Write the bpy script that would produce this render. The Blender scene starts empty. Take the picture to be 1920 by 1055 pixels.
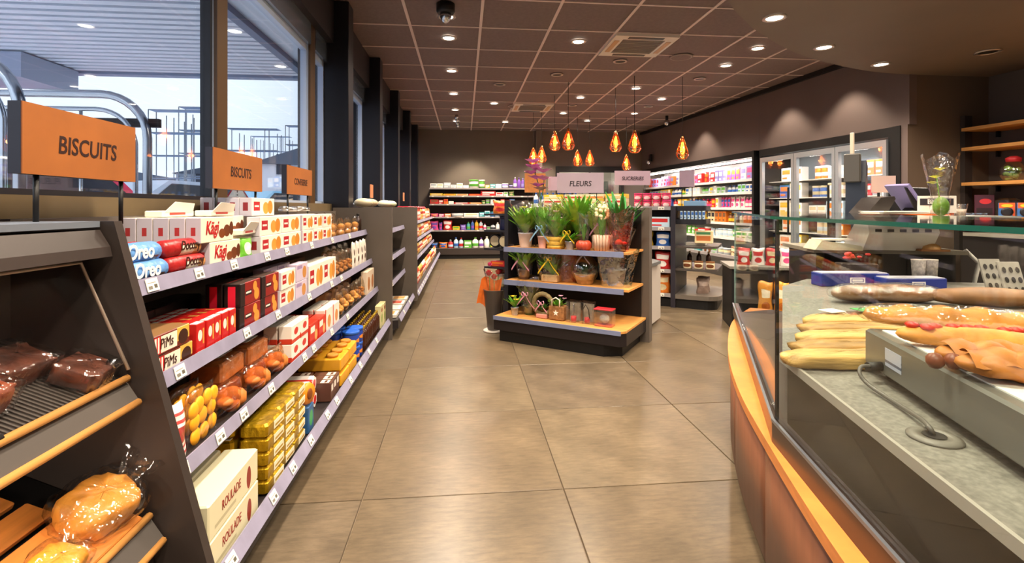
import bpy, bmesh, math, random
from mathutils import Matrix, Vector
random.seed(7)
PI = math.pi
SC = bpy.context.scene
COL = SC.collection
# ---------------------------------------------------------------- camera, world, exposure
FX = 935.0; CAMZ = 1.2; YAW = math.atan(90/FX)
cam_d = bpy.data.cameras.new('camera'); cam = bpy.data.objects.new('camera', cam_d); COL.objects.link(cam)
cam.location = (0, 0, CAMZ); cam.rotation_euler = (PI/2, 0, -YAW)
cam_d.sensor_width = 36; cam_d.lens = FX/1920*36; cam_d.shift_y = -138.5/1920; cam_d.clip_start = .05; cam_d.clip_end = 400
SC.camera = cam
SC.view_settings.view_transform = 'Standard'; SC.view_settings.look = 'None'
SC.view_settings.gamma = 1; SC.view_settings.use_curve_mapping = False
SC.view_settings.exposure = 0.42
W = bpy.data.worlds.new('overcast_sky'); SC.world = W; W.use_nodes = True
nt = W.node_tree; nt.nodes.clear()
wo = nt.nodes.new('ShaderNodeOutputWorld'); wb = nt.nodes.new('ShaderNodeBackground'); wc = nt.nodes.new('ShaderNodeTexCoord')
wn = nt.nodes.new('ShaderNodeTexNoise'); wr = nt.nodes.new('ShaderNodeValToRGB')
wn.inputs['Scale'].default_value = 2.2; wn.inputs['Detail'].default_value = 5
wr.color_ramp.elements[0].position = .3; wr.color_ramp.elements[0].color = (.60, .72, .90, 1)
wr.color_ramp.elements[1].position = .7; wr.color_ramp.elements[1].color = (.80, .88, .98, 1)
nt.links.new(wc.outputs['Generated'], wn.inputs['Vector']); nt.links.new(wn.outputs['Fac'], wr.inputs[0])
nt.links.new(wr.outputs[0], wb.inputs[0]); wb.inputs[1].default_value = 1.25; nt.links.new(wb.outputs[0], wo.inputs[0])

CEIL = 3.085
DOWN = [(x, y) for x in (-.17,) for y in (4.95, 5.57, 6.9, 8.29, 9.64)] + [(1.29, 5.55), (.54, 8.98), (1.98, 8.37), (1.18, 9.3),
        (3.45, 5.58), (3.45, 6.3), (3.41, 8.35), (3.39, 9.68), (2.7, 7.64), (1.97, 9.8), (2.66, 10.6), (-.17, 10.9), (.9, 10.9)]
BEHIND = [(-.17, 3.2), (-.17, 1.2), (-.17, -.6), (1.0, 3.1), (.6, 1.0), (.6, -1.0), (3.4, 1.4), (2.6, -.4)]
def lamp(name, loc, energy, col, size=.1, spot=None, blend=.6, rot=(0,0,0)):
    d = bpy.data.lights.new(name, 'SPOT' if spot else 'POINT'); d.energy = energy; d.color = col; d.shadow_soft_size = size
    if spot: d.spot_size = spot; d.spot_blend = blend
    o = bpy.data.objects.new(name, d); COL.objects.link(o); o.location = loc; o.rotation_euler = rot
    return o
WARM = (1, .84, .66)
for x, y in DOWN: lamp('downlight_beam', (x, y, CEIL-.05), 150, WARM, .06, 2.5, .9)
for x, y in BEHIND: lamp('downlight_beam', (x, y, CEIL-.05), 190, WARM, .12, 2.6, .9)
SOFFIT_Z = 2.7
SOFL = [(2.44, 3.72), (3.35, 4.36), (4.34, 4.82)]
for x, y in SOFL + [(1.95, 2.9), (1.7, 2.0), (2.9, 2.6)]: lamp('soffit_and_fill_beam', (x, y, SOFFIT_Z-.05), 62, WARM, .06, 2.3, .8)
for x, y in ((4.4, 3.6), (4.9, 1.8), (3.4, 1.0), (3.7, 2.4), (5.0, 3.0)): lamp('soffit_and_fill_beam', (x, y, SOFFIT_Z-.05), 110, WARM, .06, 2.7, .8)  # fill lamps added to brighten the kiosk, with no fittings in the soffit
# spots that wash the walls
for x, y in ((.15, 11.55), (1.9, 11.5), (3.0, 11.5)): lamp('wall_wash_beam', (x, y, CEIL-.06), 150, (1, .86, .66), .04, 1.6, .5)
for y in (9.3, 7.0, 5.9): lamp('wall_wash_beam', (4.36+(11.86-y)*.0735-.22, y, CEIL-.06), 75, (1, .86, .66), .04, 1.6, .5)
# ---------------------------------------------------------------- helpers
def tag(o, label=None, cat=None, group=None, kind=None):
    if label: o['label'] = label
    if cat: o['category'] = cat
    if group: o['group'] = group
    if kind: o['kind'] = kind
    return o
def link(name, data, parent=None, loc=None, rot=None):
    o = bpy.data.objects.new(name, data); COL.objects.link(o)
    if parent: o.parent = parent
    if loc is not None: o.location = loc
    if rot is not None: o.rotation_euler = rot
    return o
def empty(name, loc=(0,0,0), rz=0, label=None, cat=None, group=None):
    o = link(name, None, None, loc, (0,0,rz)); o.empty_display_size = .05
    return tag(o, label, cat, group)
class MB:
    def __init__(s): s.b = bmesh.new(); s.uv = s.b.loops.layers.uv.new('UVMap')
    def f(s, vs, mi=0, smooth=False, uvs=None):
        try: f = s.b.faces.new(vs)
        except ValueError: return None
        f.material_index = mi; f.smooth = smooth
        if uvs:
            for l, u in zip(f.loops, uvs): l[s.uv].uv = u
        return f
    def hexa(s, P, mi=0, mf=None):
        # P: 8 points, bottom 0-3 (x0y0,x1y0,x1y1,x0y1), top 4-7
        v = [s.b.verts.new(p) for p in P]
        q = ((0,1,5,4,0),(4,5,6,7,1),(1,2,6,5,2),(3,0,4,7,2),(2,3,7,6,3),(3,2,1,0,4))
        for a,b_,c,d,k in q:
            m = mi if mf is None else mf.get(k, mi)
            s.f([v[a],v[b_],v[c],v[d]], m, False, [(k,0),(k+1,0),(k+1,1),(k,1)])
        return s
    def box(s, x0,x1,y0,y1,z0,z1, mi=0, mf=None):
        return s.hexa([(x0,y0,z0),(x1,y0,z0),(x1,y1,z0),(x0,y1,z0),(x0,y0,z1),(x1,y0,z1),(x1,y1,z1),(x0,y1,z1)], mi, mf)
    def bbox(s, x0,x1,y0,y1,z0,z1, r=.004, mi=0):
        # bevelled box: octagonal in plan with chamfered top and bottom
        def ring(d, z, e):
            return [s.b.verts.new(p) for p in ((x0+e+d,y0+e,z),(x1-e-d,y0+e,z),(x1-e,y0+e+d,z),(x1-e,y1-e-d,z),(x1-e-d,y1-e,z),(x0+e+d,y1-e,z),(x0+e,y1-e-d,z),(x0+e,y0+e+d,z))]
        R = [ring(r, z0, r), ring(r, z0+r, 0), ring(r, z1-r, 0), ring(r, z1, r)]
        hx, hz = x1-x0, z1-z0
        for a, b_ in zip(R[:-1], R[1:]):
            for i in range(8):
                j = (i+1) % 8; vs = [a[i],a[j],b_[j],b_[i]]
                k = (0,2,2,2,3,2,2,2)[i]
                uv = []
                for v in vs:
                    u = ((v.co.x-x0)/hx) if i in (0,4) else (v.co.y-y0)/(y1-y0)
                    uv.append((k+u, (v.co.z-z0)/hz))
                s.f(vs, mi, False, uv)
        s.f(R[-1], mi, False, [(1+(v.co.x-x0)/hx, (v.co.y-y0)/(y1-y0)) for v in R[-1]]); s.f(R[0][::-1], mi, False, [(4.5,.5)]*8)
        return s
    def prism(s, poly, z0, z1, mi=0, smooth=False, axis='z'):
        def P(p, z): return (p[0],p[1],z) if axis=='z' else ((p[0],z,p[1]) if axis=='y' else (z,p[0],p[1]))
        a = [s.b.verts.new(P(p,z0)) for p in poly]; c = [s.b.verts.new(P(p,z1)) for p in poly]; n = len(poly)
        s.f(a[::-1], mi, False, [(4.5,.5)]*n); s.f(c, mi, False, [(1.5,.5)]*n)
        for i in range(n):
            j=(i+1)%n; s.f([a[i],a[j],c[j],c[i]], mi, smooth, [(i/n,0),((i+1)/n,0),((i+1)/n,1),(i/n,1)])
        return s
    def lathe(s, prof, seg=16, c=(0,0), mi=0, sx=1, sy=1, smooth=True, cap=True):
        z0, z1 = prof[0][1], prof[-1][1]; h = (z1-z0) or 1
        rings = []
        for r, z in prof:
            rings.append([s.b.verts.new((c[0]+r*sx*math.cos(2*PI*i/seg-PI/2), c[1]+r*sy*math.sin(2*PI*i/seg-PI/2), z)) for i in range(seg)])
        for k in range(len(rings)-1):
            va = (prof[k][1]-z0)/h; vb = (prof[k+1][1]-z0)/h
            for i in range(seg):
                j=(i+1)%seg
                u0, u1 = ((i/seg+.5) % 1), ((i/seg+.5) % 1)+1/seg
                s.f([rings[k][i],rings[k][j],rings[k+1][j],rings[k+1][i]], mi, smooth, [(u0,va),(u1,va),(u1,vb),(u0,vb)])
        if cap:
            s.f(rings[0][::-1], mi, False, [(4.5,.5)]*seg); s.f(rings[-1], mi, False, [(1.5,.5)]*seg)
        return s
    def tube(s, pts, r, seg=8, mi=0, cap=True, closed=False):
        pts = [Vector(p) for p in pts]; n = len(pts); rings = []
        up = Vector((0,0,1)); prev = None
        for i, p in enumerate(pts):
            if closed: t = (pts[(i+1)%n]-pts[i-1])
            else: t = (pts[min(i+1,n-1)]-pts[max(i-1,0)])
            t.normalize()
            if prev is None:
                a = t.cross(up)
                if a.length < .05: a = t.cross(Vector((1,0,0)))
            else: a = prev - t*prev.dot(t)
            a.normalize(); prev = a; b_ = t.cross(a)
            rr = r[i] if isinstance(r, (list,tuple)) else r
            rings.append([s.b.verts.new(p + a*rr*math.cos(2*PI*k/seg) + b_*rr*math.sin(2*PI*k/seg)) for k in range(seg)])
        m = n if closed else n-1
        for i in range(m):
            A, B = rings[i], rings[(i+1)%n]
            for k in range(seg):
                j=(k+1)%seg; s.f([A[k],B[k],B[j],A[j]], mi, True, [((i)/max(m,1),k/seg),((i+1)/max(m,1),k/seg),((i+1)/max(m,1),(k+1)/seg),(i/max(m,1),(k+1)/seg)])
        if cap and not closed: s.f(rings[0], mi); s.f(rings[-1][::-1], mi)
        return s
    def grid(s, fn, nu, nv, mi=0, smooth=True, closeu=False):
        V = [[s.b.verts.new(fn(i/nu, j/nv)) for j in range(nv+1)] for i in range(nu+(0 if closeu else 1))]
        for i in range(nu):
            for j in range(nv):
                a, b_ = V[i], V[(i+1) % len(V)]
                s.f([a[j],b_[j],b_[j+1],a[j+1]], mi, smooth, [(i/nu,j/nv),((i+1)/nu,j/nv),((i+1)/nu,(j+1)/nv),(i/nu,(j+1)/nv)])
        return s
    def sphere(s, c, r, seg=12, rings=8, mi=0, sx=1, sy=1, sz=1):
        pr = [(max(r*math.sin(PI*k/rings), 1e-5), -r*math.cos(PI*k/rings)*sz) for k in range(rings+1)]
        return s.lathe([(a, c[2]+z) for a, z in pr], seg, (c[0],c[1]), mi, sx, sy, cap=False)
    def xf(s, M):
        bmesh.ops.transform(s.b, matrix=M, verts=s.b.verts[:]); return s
    def mesh(s, name, mats):
        bmesh.ops.recalc_face_normals(s.b, faces=s.b.faces[:])
        m = bpy.data.meshes.new(name); s.b.to_mesh(m); s.b.free()
        for x in (mats if isinstance(mats, (list,tuple)) else [mats]): m.materials.append(x)
        return m
    def build(s, name, mats, parent=None, loc=None, rot=None):
        return link(name, s.mesh(name, mats), parent, loc, rot)
# ---------------------------------------------------------------- materials
def lin(c):
    if isinstance(c, str):
        c = tuple(int(c[i:i+2], 16)/255 for i in (0,2,4))
        c = tuple(x/12.92 if x <= .04045 else ((x+.055)/1.055)**2.4 for x in c)
    return (c[0],c[1],c[2],1)
MC = {}
def mat(col, rough=.6, metal=0, emit=0, noise=0, nscale=20, bump=0, alpha=1, spec=.5, name=None, trans=0, ior=1.45, stretch=None, coat=0):
    key = (col, rough, metal, emit, noise, nscale, bump, alpha, spec, trans, stretch, coat)
    if key in MC: return MC[key]
    m = bpy.data.materials.new(name or 'mat'); m.use_nodes = True; N = m.node_tree; p = N.nodes['Principled BSDF']
    p.inputs['Base Color'].default_value = lin(col); p.inputs['Roughness'].default_value = rough
    p.inputs['Metallic'].default_value = metal; p.inputs['Alpha'].default_value = alpha
    p.inputs['Specular IOR Level'].default_value = spec; p.inputs['Transmission Weight'].default_value = trans; p.inputs['IOR'].default_value = ior
    p.inputs['Coat Weight'].default_value = coat
    if emit: p.inputs['Emission Color'].default_value = lin(col); p.inputs['Emission Strength'].default_value = emit
    if noise or bump:
        tc = N.nodes.new('ShaderNodeTexCoord'); nz = N.nodes.new('ShaderNodeTexNoise'); nz.inputs['Scale'].default_value = nscale; nz.inputs['Detail'].default_value = 6
        src = tc.outputs['Object']
        if stretch:
            mp = N.nodes.new('ShaderNodeMapping'); mp.inputs['Scale'].default_value = stretch; N.links.new(src, mp.inputs[0]); src = mp.outputs[0]
        N.links.new(src, nz.inputs['Vector'])
        if noise:
            mx = N.nodes.new('ShaderNodeMix'); mx.data_type = 'RGBA'; c = lin(col)
            mx.inputs[6].default_value = tuple(max(0,x*(1-noise)) for x in c[:3])+(1,); mx.inputs[7].default_value = tuple(min(1,x*(1+noise)) for x in c[:3])+(1,)
            mr = N.nodes.new('ShaderNodeMapRange'); mr.inputs[1].default_value = .3; mr.inputs[2].default_value = .7
            N.links.new(nz.outputs['Fac'], mr.inputs[0]); N.links.new(mr.outputs[0], mx.inputs[0]); N.links.new(mx.outputs[2], p.inputs['Base Color'])
        if bump:
            bp = N.nodes.new('ShaderNodeBump'); bp.inputs['Strength'].default_value = bump; bp.inputs['Distance'].default_value = .01
            N.links.new(nz.outputs['Fac'], bp.inputs['Height']); N.links.new(bp.outputs[0], p.inputs['Normal'])
    MC[key] = m; return m
def film(tint=(1,1,1), k=.22, rough=.12, name='clear_film', bump=.6, nscale=18, graze=.75):
    """clear plastic film: see-through with glossy creases"""
    key = ('film', tint, k, rough, bump, nscale, graze)
    if key in MC: return MC[key]
    m = bpy.data.materials.new(name); m.use_nodes = True; N = m.node_tree; N.nodes.clear()
    o = N.nodes.new('ShaderNodeOutputMaterial'); mx = N.nodes.new('ShaderNodeMixShader'); t = N.nodes.new('ShaderNodeBsdfTransparent'); g = N.nodes.new('ShaderNodeBsdfGlossy')
    t.inputs[0].default_value = (*tint, 1); g.inputs['Roughness'].default_value = rough; g.inputs['Color'].default_value = (.9,.9,.9,1)
    fr = N.nodes.new('ShaderNodeLayerWeight'); fr.inputs[0].default_value = .5
    if bump:
        nz = N.nodes.new('ShaderNodeTexNoise'); nz.inputs['Scale'].default_value = nscale; tc = N.nodes.new('ShaderNodeTexCoord'); N.links.new(tc.outputs['Object'], nz.inputs['Vector'])
        bp = N.nodes.new('ShaderNodeBump'); bp.inputs['Strength'].default_value = bump; bp.inputs['Distance'].default_value = .02
        N.links.new(nz.outputs['Fac'], bp.inputs['Height']); N.links.new(bp.outputs[0], g.inputs['Normal']); N.links.new(bp.outputs[0], fr.inputs['Normal'])
    pw = N.nodes.new('ShaderNodeMath'); pw.operation = 'POWER'; pw.inputs[1].default_value = 4.5; N.links.new(fr.outputs['Facing'], pw.inputs[0])
    ma = N.nodes.new('ShaderNodeMath'); ma.operation = 'MULTIPLY_ADD'; ma.inputs[1].default_value = graze; ma.inputs[2].default_value = k*.5; N.links.new(pw.outputs[0], ma.inputs[0])
    N.links.new(ma.outputs[0], mx.inputs[0]); N.links.new(t.outputs[0], mx.inputs[1]); N.links.new(g.outputs[0], mx.inputs[2]); N.links.new(mx.outputs[0], o.inputs[0])
    MC[key] = m; return m
def pack(base, rects=(), rough=.35, name='printed_card', metal=0, wrinkle=0):
    """printed packaging: base colour with rectangles ('r',u0,v0,u1,v1,col) and ellipses ('e',cu,cv,ru,rv,col) in UV space (0-1 front, 1-2 top, 2-3 ends)"""
    key = (base, tuple(rects), rough, metal, wrinkle)
    if key in MC: return MC[key]
    m = bpy.data.materials.new(name); m.use_nodes = True; N = m.node_tree; p = N.nodes['Principled BSDF']
    p.inputs['Roughness'].default_value = rough; p.inputs['Metallic'].default_value = metal; p.inputs['Base Color'].default_value = lin(base)
    if rects:
        tc = N.nodes.new('ShaderNodeTexCoord'); sp = N.nodes.new('ShaderNodeSeparateXYZ'); N.links.new(tc.outputs['UV'], sp.inputs[0])
        prev = None
        def cmp_(src, c, half):
            a = N.nodes.new('ShaderNodeMath'); a.operation = 'COMPARE'; N.links.new(src, a.inputs[0]); a.inputs[1].default_value = c; a.inputs[2].default_value = half; return a.outputs[0]
        for r in rects:
            if r[0] == 'r':
                A = cmp_(sp.outputs[0], (r[1]+r[3])/2, (r[3]-r[1])/2); B = cmp_(sp.outputs[1], (r[2]+r[4])/2, (r[4]-r[2])/2)
                mu = N.nodes.new('ShaderNodeMath'); mu.operation = 'MULTIPLY'; N.links.new(A, mu.inputs[0]); N.links.new(B, mu.inputs[1]); fac = mu.outputs[0]
            else:
                vs = N.nodes.new('ShaderNodeVectorMath'); vs.operation = 'SUBTRACT'; N.links.new(tc.outputs['UV'], vs.inputs[0]); vs.inputs[1].default_value = (r[1],r[2],0)
                vd = N.nodes.new('ShaderNodeVectorMath'); vd.operation = 'DIVIDE'; N.links.new(vs.outputs[0], vd.inputs[0]); vd.inputs[1].default_value = (r[3],r[4],1)
                vl = N.nodes.new('ShaderNodeVectorMath'); vl.operation = 'LENGTH'; N.links.new(vd.outputs[0], vl.inputs[0])
                lt = N.nodes.new('ShaderNodeMath'); lt.operation = 'LESS_THAN'; N.links.new(vl.outputs['Value'], lt.inputs[0]); lt.inputs[1].default_value = 1; fac = lt.outputs[0]
            mx = N.nodes.new('ShaderNodeMix'); mx.data_type = 'RGBA'; N.links.new(fac, mx.inputs[0])
            if prev is None: mx.inputs[6].default_value = lin(base)
            else: N.links.new(prev, mx.inputs[6])
            mx.inputs[7].default_value = lin(r[5]); prev = mx.outputs[2]
        N.links.new(prev, p.inputs['Base Color'])
    if wrinkle:
        tc = N.nodes.new('ShaderNodeTexCoord'); nz = N.nodes.new('ShaderNodeTexNoise'); nz.inputs['Scale'].default_value = 25; N.links.new(tc.outputs['Object'], nz.inputs['Vector'])
        bp = N.nodes.new('ShaderNodeBump'); bp.inputs['Strength'].default_value = wrinkle; bp.inputs['Distance'].default_value = .02; N.links.new(nz.outputs['Fac'], bp.inputs['Height']); N.links.new(bp.outputs[0], p.inputs['Normal'])
    MC[key] = m; return m
# text as a mesh lying in the local x-z plane, facing -y, centred
TC = {}
def text_mesh(s, size, m, depth=.002, sx=1, shear=0, bold=0):
    key = (s, size, m.name, depth, sx, shear, bold)
    if key in TC: return TC[key]
    c = bpy.data.curves.new('lettering', 'FONT'); c.body = s; c.size = size; c.extrude = depth/2; c.align_x = 'CENTER'; c.align_y = 'CENTER'; c.shear = shear; c.offset = bold; c.resolution_u = 3
    o = bpy.data.objects.new('lettering', c); COL.objects.link(o)
    dg = bpy.context.evaluated_depsgraph_get(); me = bpy.data.meshes.new_from_object(o.evaluated_get(dg))
    bpy.data.objects.remove(o); bpy.data.curves.remove(c)
    me.transform(Matrix.Diagonal((sx,1,1,1))); me.transform(Matrix.Rotation(PI/2, 4, 'X'))
    me.materials.clear(); me.materials.append(m); me.name = 'lettering'; TC[key] = me; return me
BLK = mat('0d0c0d', .5); DARK = mat('352d2a', .45, noise=.12, nscale=3); PANEL = mat('5c534b', .5, noise=.08, nscale=4)
RAIL = mat('8d8aa2', .4, noise=.12, nscale=12); SHELF = mat('241f20', .5); WHITE = mat('e9e4da', .5); CHROME = mat('c8ccd2', .22, metal=1)
ALU = mat('8f949c', .35, metal=.8); OAK = mat('c98e4a', .5, noise=.22, nscale=3, stretch=(1.5,14,14)); OAKY = mat('c98e4a', .5, noise=.22, nscale=3, stretch=(14,1.5,14))
TAGM = pack('f0ece0', [('r',.1,.15,.45,.42,'7a766c'),('r',.1,.62,.8,.7,'9a968c'),('r',.6,.2,.88,.5,'5a564c')], .5, name='price_tag')
DKTXT = mat('2a0f0a', .6)
# ---------------------------------------------------------------- product kinds:  (name, category, [(part, mesh), ...])
def k_box(w, d, h, m, name='biscuit_box', cat='box', extra=None):
    parts = [(None, MB().bbox(-w/2,w/2,-d/2,d/2,0,h,min(w,d,h)*.04).mesh(name, m))]
    return dict(name=name, cat=cat, parts=parts+(extra or []), size=(w,d,h))
def bagmesh(w, h, t, m, seam=.06, lean=0, rnd=0, name='pouch'):
    R = random.Random(rnd); ph = [R.uniform(0,6) for _ in range(6)]
    def side(sg):
        def fn(u, v):
            x = (u-.5)*w*(1-.10*math.sin(PI*v)**2 + .04*math.sin(9*v+ph[0]))
            b = (max(0, math.sin(PI*u))**.55)*(max(0, 1-((v-.36)/.66)**2))**.6 if v < .96 else 0
            y = sg*t/2*b*(1+.12*math.sin(7*u+ph[1])*math.sin(9*v+ph[2]))
            z = v*h*(1-.03*math.cos(6*u+ph[3])) if v > .5 else v*h
            return (x + lean*v*0, y + lean*v, max(z, 0))
        return fn
    b = MB(); b.grid(side(-1), 10, 10)
    n0 = len(b.b.faces); b.grid(side(1), 10, 10)
    b.b.faces.ensure_lookup_table()
    for f in b.b.faces[n0:]:
        for l in f.loops: l[b.uv].uv.x += 3
    bmesh.ops.remove_doubles(b.b, verts=b.b.verts[:], dist=.0004)
    return b.mesh(name, m)
def k_bag(w, h, t, m, name='snack_bag', cat='bag', rnd=1, fill=None):
    parts = []
    if fill: parts.append(('filling', fill))
    parts.append(('wrapper' if fill else None, bagmesh(w, h, t, m, rnd=rnd, name=name)))
    return dict(name=name, cat=cat, parts=parts, size=(w,t,h))
def k_roll(L, r, m, name='biscuit_roll', txt=None):
    b = MB(); b.lathe([(r*.35,-L/2),(r*.9,-L/2+.006),(r,-L/2+.014),(r*1.02,0),(r,L/2-.014),(r*.9,L/2-.006),(r*.35,L/2)], 16)
    b.xf(Matrix.Rotation(PI/2, 4, 'Y') @ Matrix.Rotation(PI/2, 4, 'Z')); b.xf(Matrix.Translation((0,0,r)))
    ps = [(None, b.mesh(name, m))]
    return dict(name=name, cat='biscuits', parts=ps+(txt or []), size=(L,2*r,2*r))
def k_bottle(r, h, body, cap, neck=.35, name='bottle', cat='bottle', sx=1, sy=1, capr=.4, seg=14, shoulder=.68, trigger=False):
    rn = r*neck
    b = MB().lathe([(r*.85,0),(r,.008),(r,h*shoulder*.5),(r*.96,h*shoulder),(r*.6,h*(shoulder+.1)),(rn,h*(shoulder+.16)),(rn,h*.9)], seg, sx=sx, sy=sy)
    c = MB().lathe([(r*capr,h*.885),(r*capr,h*.985),(r*capr*.85,h)], 12)
    if trigger:
        c.box(-.012,.012,-.055,.02,h*.97,h*1.06); c.box(-.006,.006,-.045,-.03,h*.84,h*.98)
    return dict(name=name, cat=cat, parts=[('body', b.mesh('body', body)), ('cap', c.mesh('cap', cap))], size=(2*r*sx,2*r*sy,h))
def k_can(r, h, m, lid, name='tub', cat='tub', seg=16):
    b = MB().lathe([(r*.93,0),(r,.006),(r,h*.82),(r*.98,h*.84)], seg)
    c = MB().lathe([(r*1.04,h*.82),(r*1.04,h*.97),(r,h)], seg)
    return dict(name=name, cat=cat, parts=[('body', b.mesh('body', m)), ('lid', c.mesh('lid', lid))], size=(2*r,2*r,h))
REG = []   # (object, desc, where)
def put(k, x, y, z, rz=0, desc='', where='', group=None, rx=0, ry=0, sc=None):
    P = k['parts']
    if len(P) == 1:
        o = link(k['name'], P[0][1], None, (x,y,z), (rx,ry,rz)); root = o
    else:
        root = link(k['name'], None, None, (x,y,z), (rx,ry,rz)); root.empty_display_size = .02
        for pn, me in P:
            q = link(pn or 'carton', me, root)
            if pn in ('leaves','pale_leaves','flowers','sweets','filling','fruit','tomato_topping','plants'): q['kind'] = 'stuff'
    if sc: root.scale = (sc,)*3 if not isinstance(sc, tuple) else sc
    root['category'] = k['cat']
    if group: root['group'] = group
    REG.append((root, desc, where)); return root
ORD = ['first','second','third','fourth','fifth','sixth','seventh','eighth','ninth','tenth','eleventh','twelfth','thirteenth','fourteenth','fifteenth','sixteenth','seventeenth','eighteenth','nineteenth','twentieth']
ORD += ['twenty-'+x for x in ORD[:9]] + ['thirtieth'] + ['thirty-'+x for x in ORD[:9]]
def scr(p):
    c, s = math.cos(YAW), math.sin(YAW)
    cx = c*p[0]-s*p[1]; cy = s*p[0]+c*p[1]
    return cx/max(cy,.1)
def finish_labels():
    G = {}
    for o, d, w in REG: G.setdefault((d, w), []).append(o)
    for (d, w), L in G.items():
        if len(L) == 1: L[0]['label'] = (d+' '+w).strip(); continue
        L.sort(key=lambda o: scr(o.location))
        for i, o in enumerate(L):
            if i == len(L)-1: t = 'rightmost'
            elif i == 0: t = 'leftmost'
            else: t = ORD[i]+' from left'
            o['label'] = f'{d}, {t} {w}'
            if 'group' not in o.keys(): o['group'] = f'{d} {w}'
# ================================================================ SETTING
FLOORM = []
for i, c in enumerate(('6a5b47','655744','6d5f4b','675a49')):
    m = mat(c, .29, noise=.24, nscale=3.2+i*.5, bump=.03, name='stone_tile'); FLOORM.append(m)
def floor_mat(m):
    # add a fine second grain, streaked like sawn stone
    N = m.node_tree; p = N.nodes['Principled BSDF']; tc = N.nodes.new('ShaderNodeTexCoord'); mp = N.nodes.new('ShaderNodeMapping'); mp.inputs['Scale'].default_value = (3, 14, 3)
    nz = N.nodes.new('ShaderNodeTexNoise'); nz.inputs['Scale'].default_value = 4; nz.inputs['Detail'].default_value = 9; nz.inputs['Roughness'].default_value = .7
    N.links.new(tc.outputs['Object'], mp.inputs[0]); N.links.new(mp.outputs[0], nz.inputs['Vector'])
    src = p.inputs['Base Color'].links[0].from_socket; mx = N.nodes.new('ShaderNodeMix'); mx.data_type = 'RGBA'; mx.blend_type = 'MULTIPLY'
    rp = N.nodes.new('ShaderNodeMapRange'); rp.inputs[1].default_value = .35; rp.inputs[2].default_value = .65; rp.inputs[3].default_value = .72; rp.inputs[4].default_value = 1.15
    N.links.new(nz.outputs['Fac'], rp.inputs[0]); mx.inputs[0].default_value = 1; N.links.new(src, mx.inputs[6]); N.links.new(rp.outputs[0], mx.inputs[7]); N.links.new(mx.outputs[2], p.inputs['Base Color'])
for m in FLOORM: floor_mat(m)
fl = MB().box(-1.5, 7.0, -2.6, 12.9, -.12, -.012).build('floor', mat('8a7a66', .8)); tag(fl, kind='structure')
TP = .84
tile_me = [MB().bbox(0, TP-.005, 0, TP-.005, -.0118, 0, .0015).mesh('tile', m) for m in FLOORM]
rt = random.Random(3)
for i in range(-1, 8):
    for j in range(-3, 13):
        x = -.415+TP*i; y = 2.10+TP*(j-1)
        if y > 12.0 or x > 6.2: continue
        link('tile', rt.choice(tile_me), fl, (x, y, 0))
# ceiling with visible grid bars and lay-in tiles
ce = MB().box(-1.5, 7.0, -2.6, 12.9, CEIL+.10, CEIL+.2).build('ceiling', DARK); tag(ce, kind='structure')
CT = .727; CTM = mat('6e5b55', .75, noise=.1, nscale=30, bump=.05, name='ceiling_tile')
ctm = MB().box(.012, CT-.012, .012, CT-.012, CEIL+.004, CEIL+.02).mesh('ceiling_tile', CTM)
GB = mat('cdb5aa', .5); x0 = -.555-CT; y0 = 5.235-CT*10
CASS = {(4, 10), (3, 15)}
for i in range(0, 9):
    for j in range(0, 20):
        x = x0+CT*i; y = y0+CT*j
        if y > 12.1 or x > 5.4: continue
        if (i-1, j) in {(3, 10), (2, 15)}: continue
        link('ceiling_tile', ctm, ce, (x, y, 0))
for i in range(0, 10): MB().box(x0+CT*i-.014, x0+CT*i+.014, -2.5, 12.2, CEIL-.004, CEIL+.012).build('grid_bar', GB, ce)
for j in range(0, 20): MB().box(-1.3, 5.4, y0+CT*j-.010, y0+CT*j+.010, CEIL-.0025, CEIL+.011).build('cross_bar', GB, ce)
WALLM = mat('655a50', .55, noise=.05, nscale=2, name='wall_paint')
bw = MB(); bw.box(-1.5, 2.32, 12.2, 12.35, 0, CEIL+.15); bw.box(3.92, 5.2, 12.2, 12.35, 0, CEIL+.15); bw.box(2.32, 3.92, 12.2, 12.35, 2.19, CEIL+.15)
tag(bw.build('wall_back', WALLM), kind='structure')
MB().box(1.75, 1.9, 12.05, 12.2, 0, CEIL).build('trim_1', WALLM)['kind'] = 'structure'
d1 = empty('door_1', (3.12, 12.2, 0)); d1['kind'] = 'structure'
fm = MB(); fm.box(-.86,.86,-.06,.1,2.08,2.22); fm.box(-.86,-.78,-.06,.1,0,2.08); fm.box(.78,.86,-.06,.1,0,2.08); fm.build('door_frame', BLK, d1)
MB().box(-.02,.02,-.03,.03,0,2.08).build('mullion', BLK, d1)
MB().box(-.78,-.02,.02,.03,.02,2.06).build('pane', film(k=.12, bump=0, name='window_glass'), d1)
MB().box(.02,.78,.02,.03,.02,2.06).build('pane', film(k=.12, bump=0, name='window_glass'), d1)
br = MB(); br.box(2.2,4.1,13.3,13.4,0,2.6); br.box(2.2,2.3,12.35,13.3,0,2.6); br.box(4.0,4.1,12.35,13.3,0,2.6); br.box(2.2,4.1,12.35,13.4,2.5,2.6)
tag(br.build('wall_office', mat('b5b2a8', .7)), kind='structure')
for k in range(3):
    o = MB().box(2.4+k*.5, 2.85+k*.5, 13.05, 13.28, .9+.15*k, 1.9).build('office_cabinet', mat(('6e7a80','d5d5cf','556b60')[k], .5)); tag(o, ('grey','white','green grey')[k]+' cabinet seen through the office opening in the back wall', 'cabinet', 'office cabinets behind the back wall')
lamp('office_lamp', (3.1, 12.9, 2.4), 14, (1,.93,.82), .1)
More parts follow.
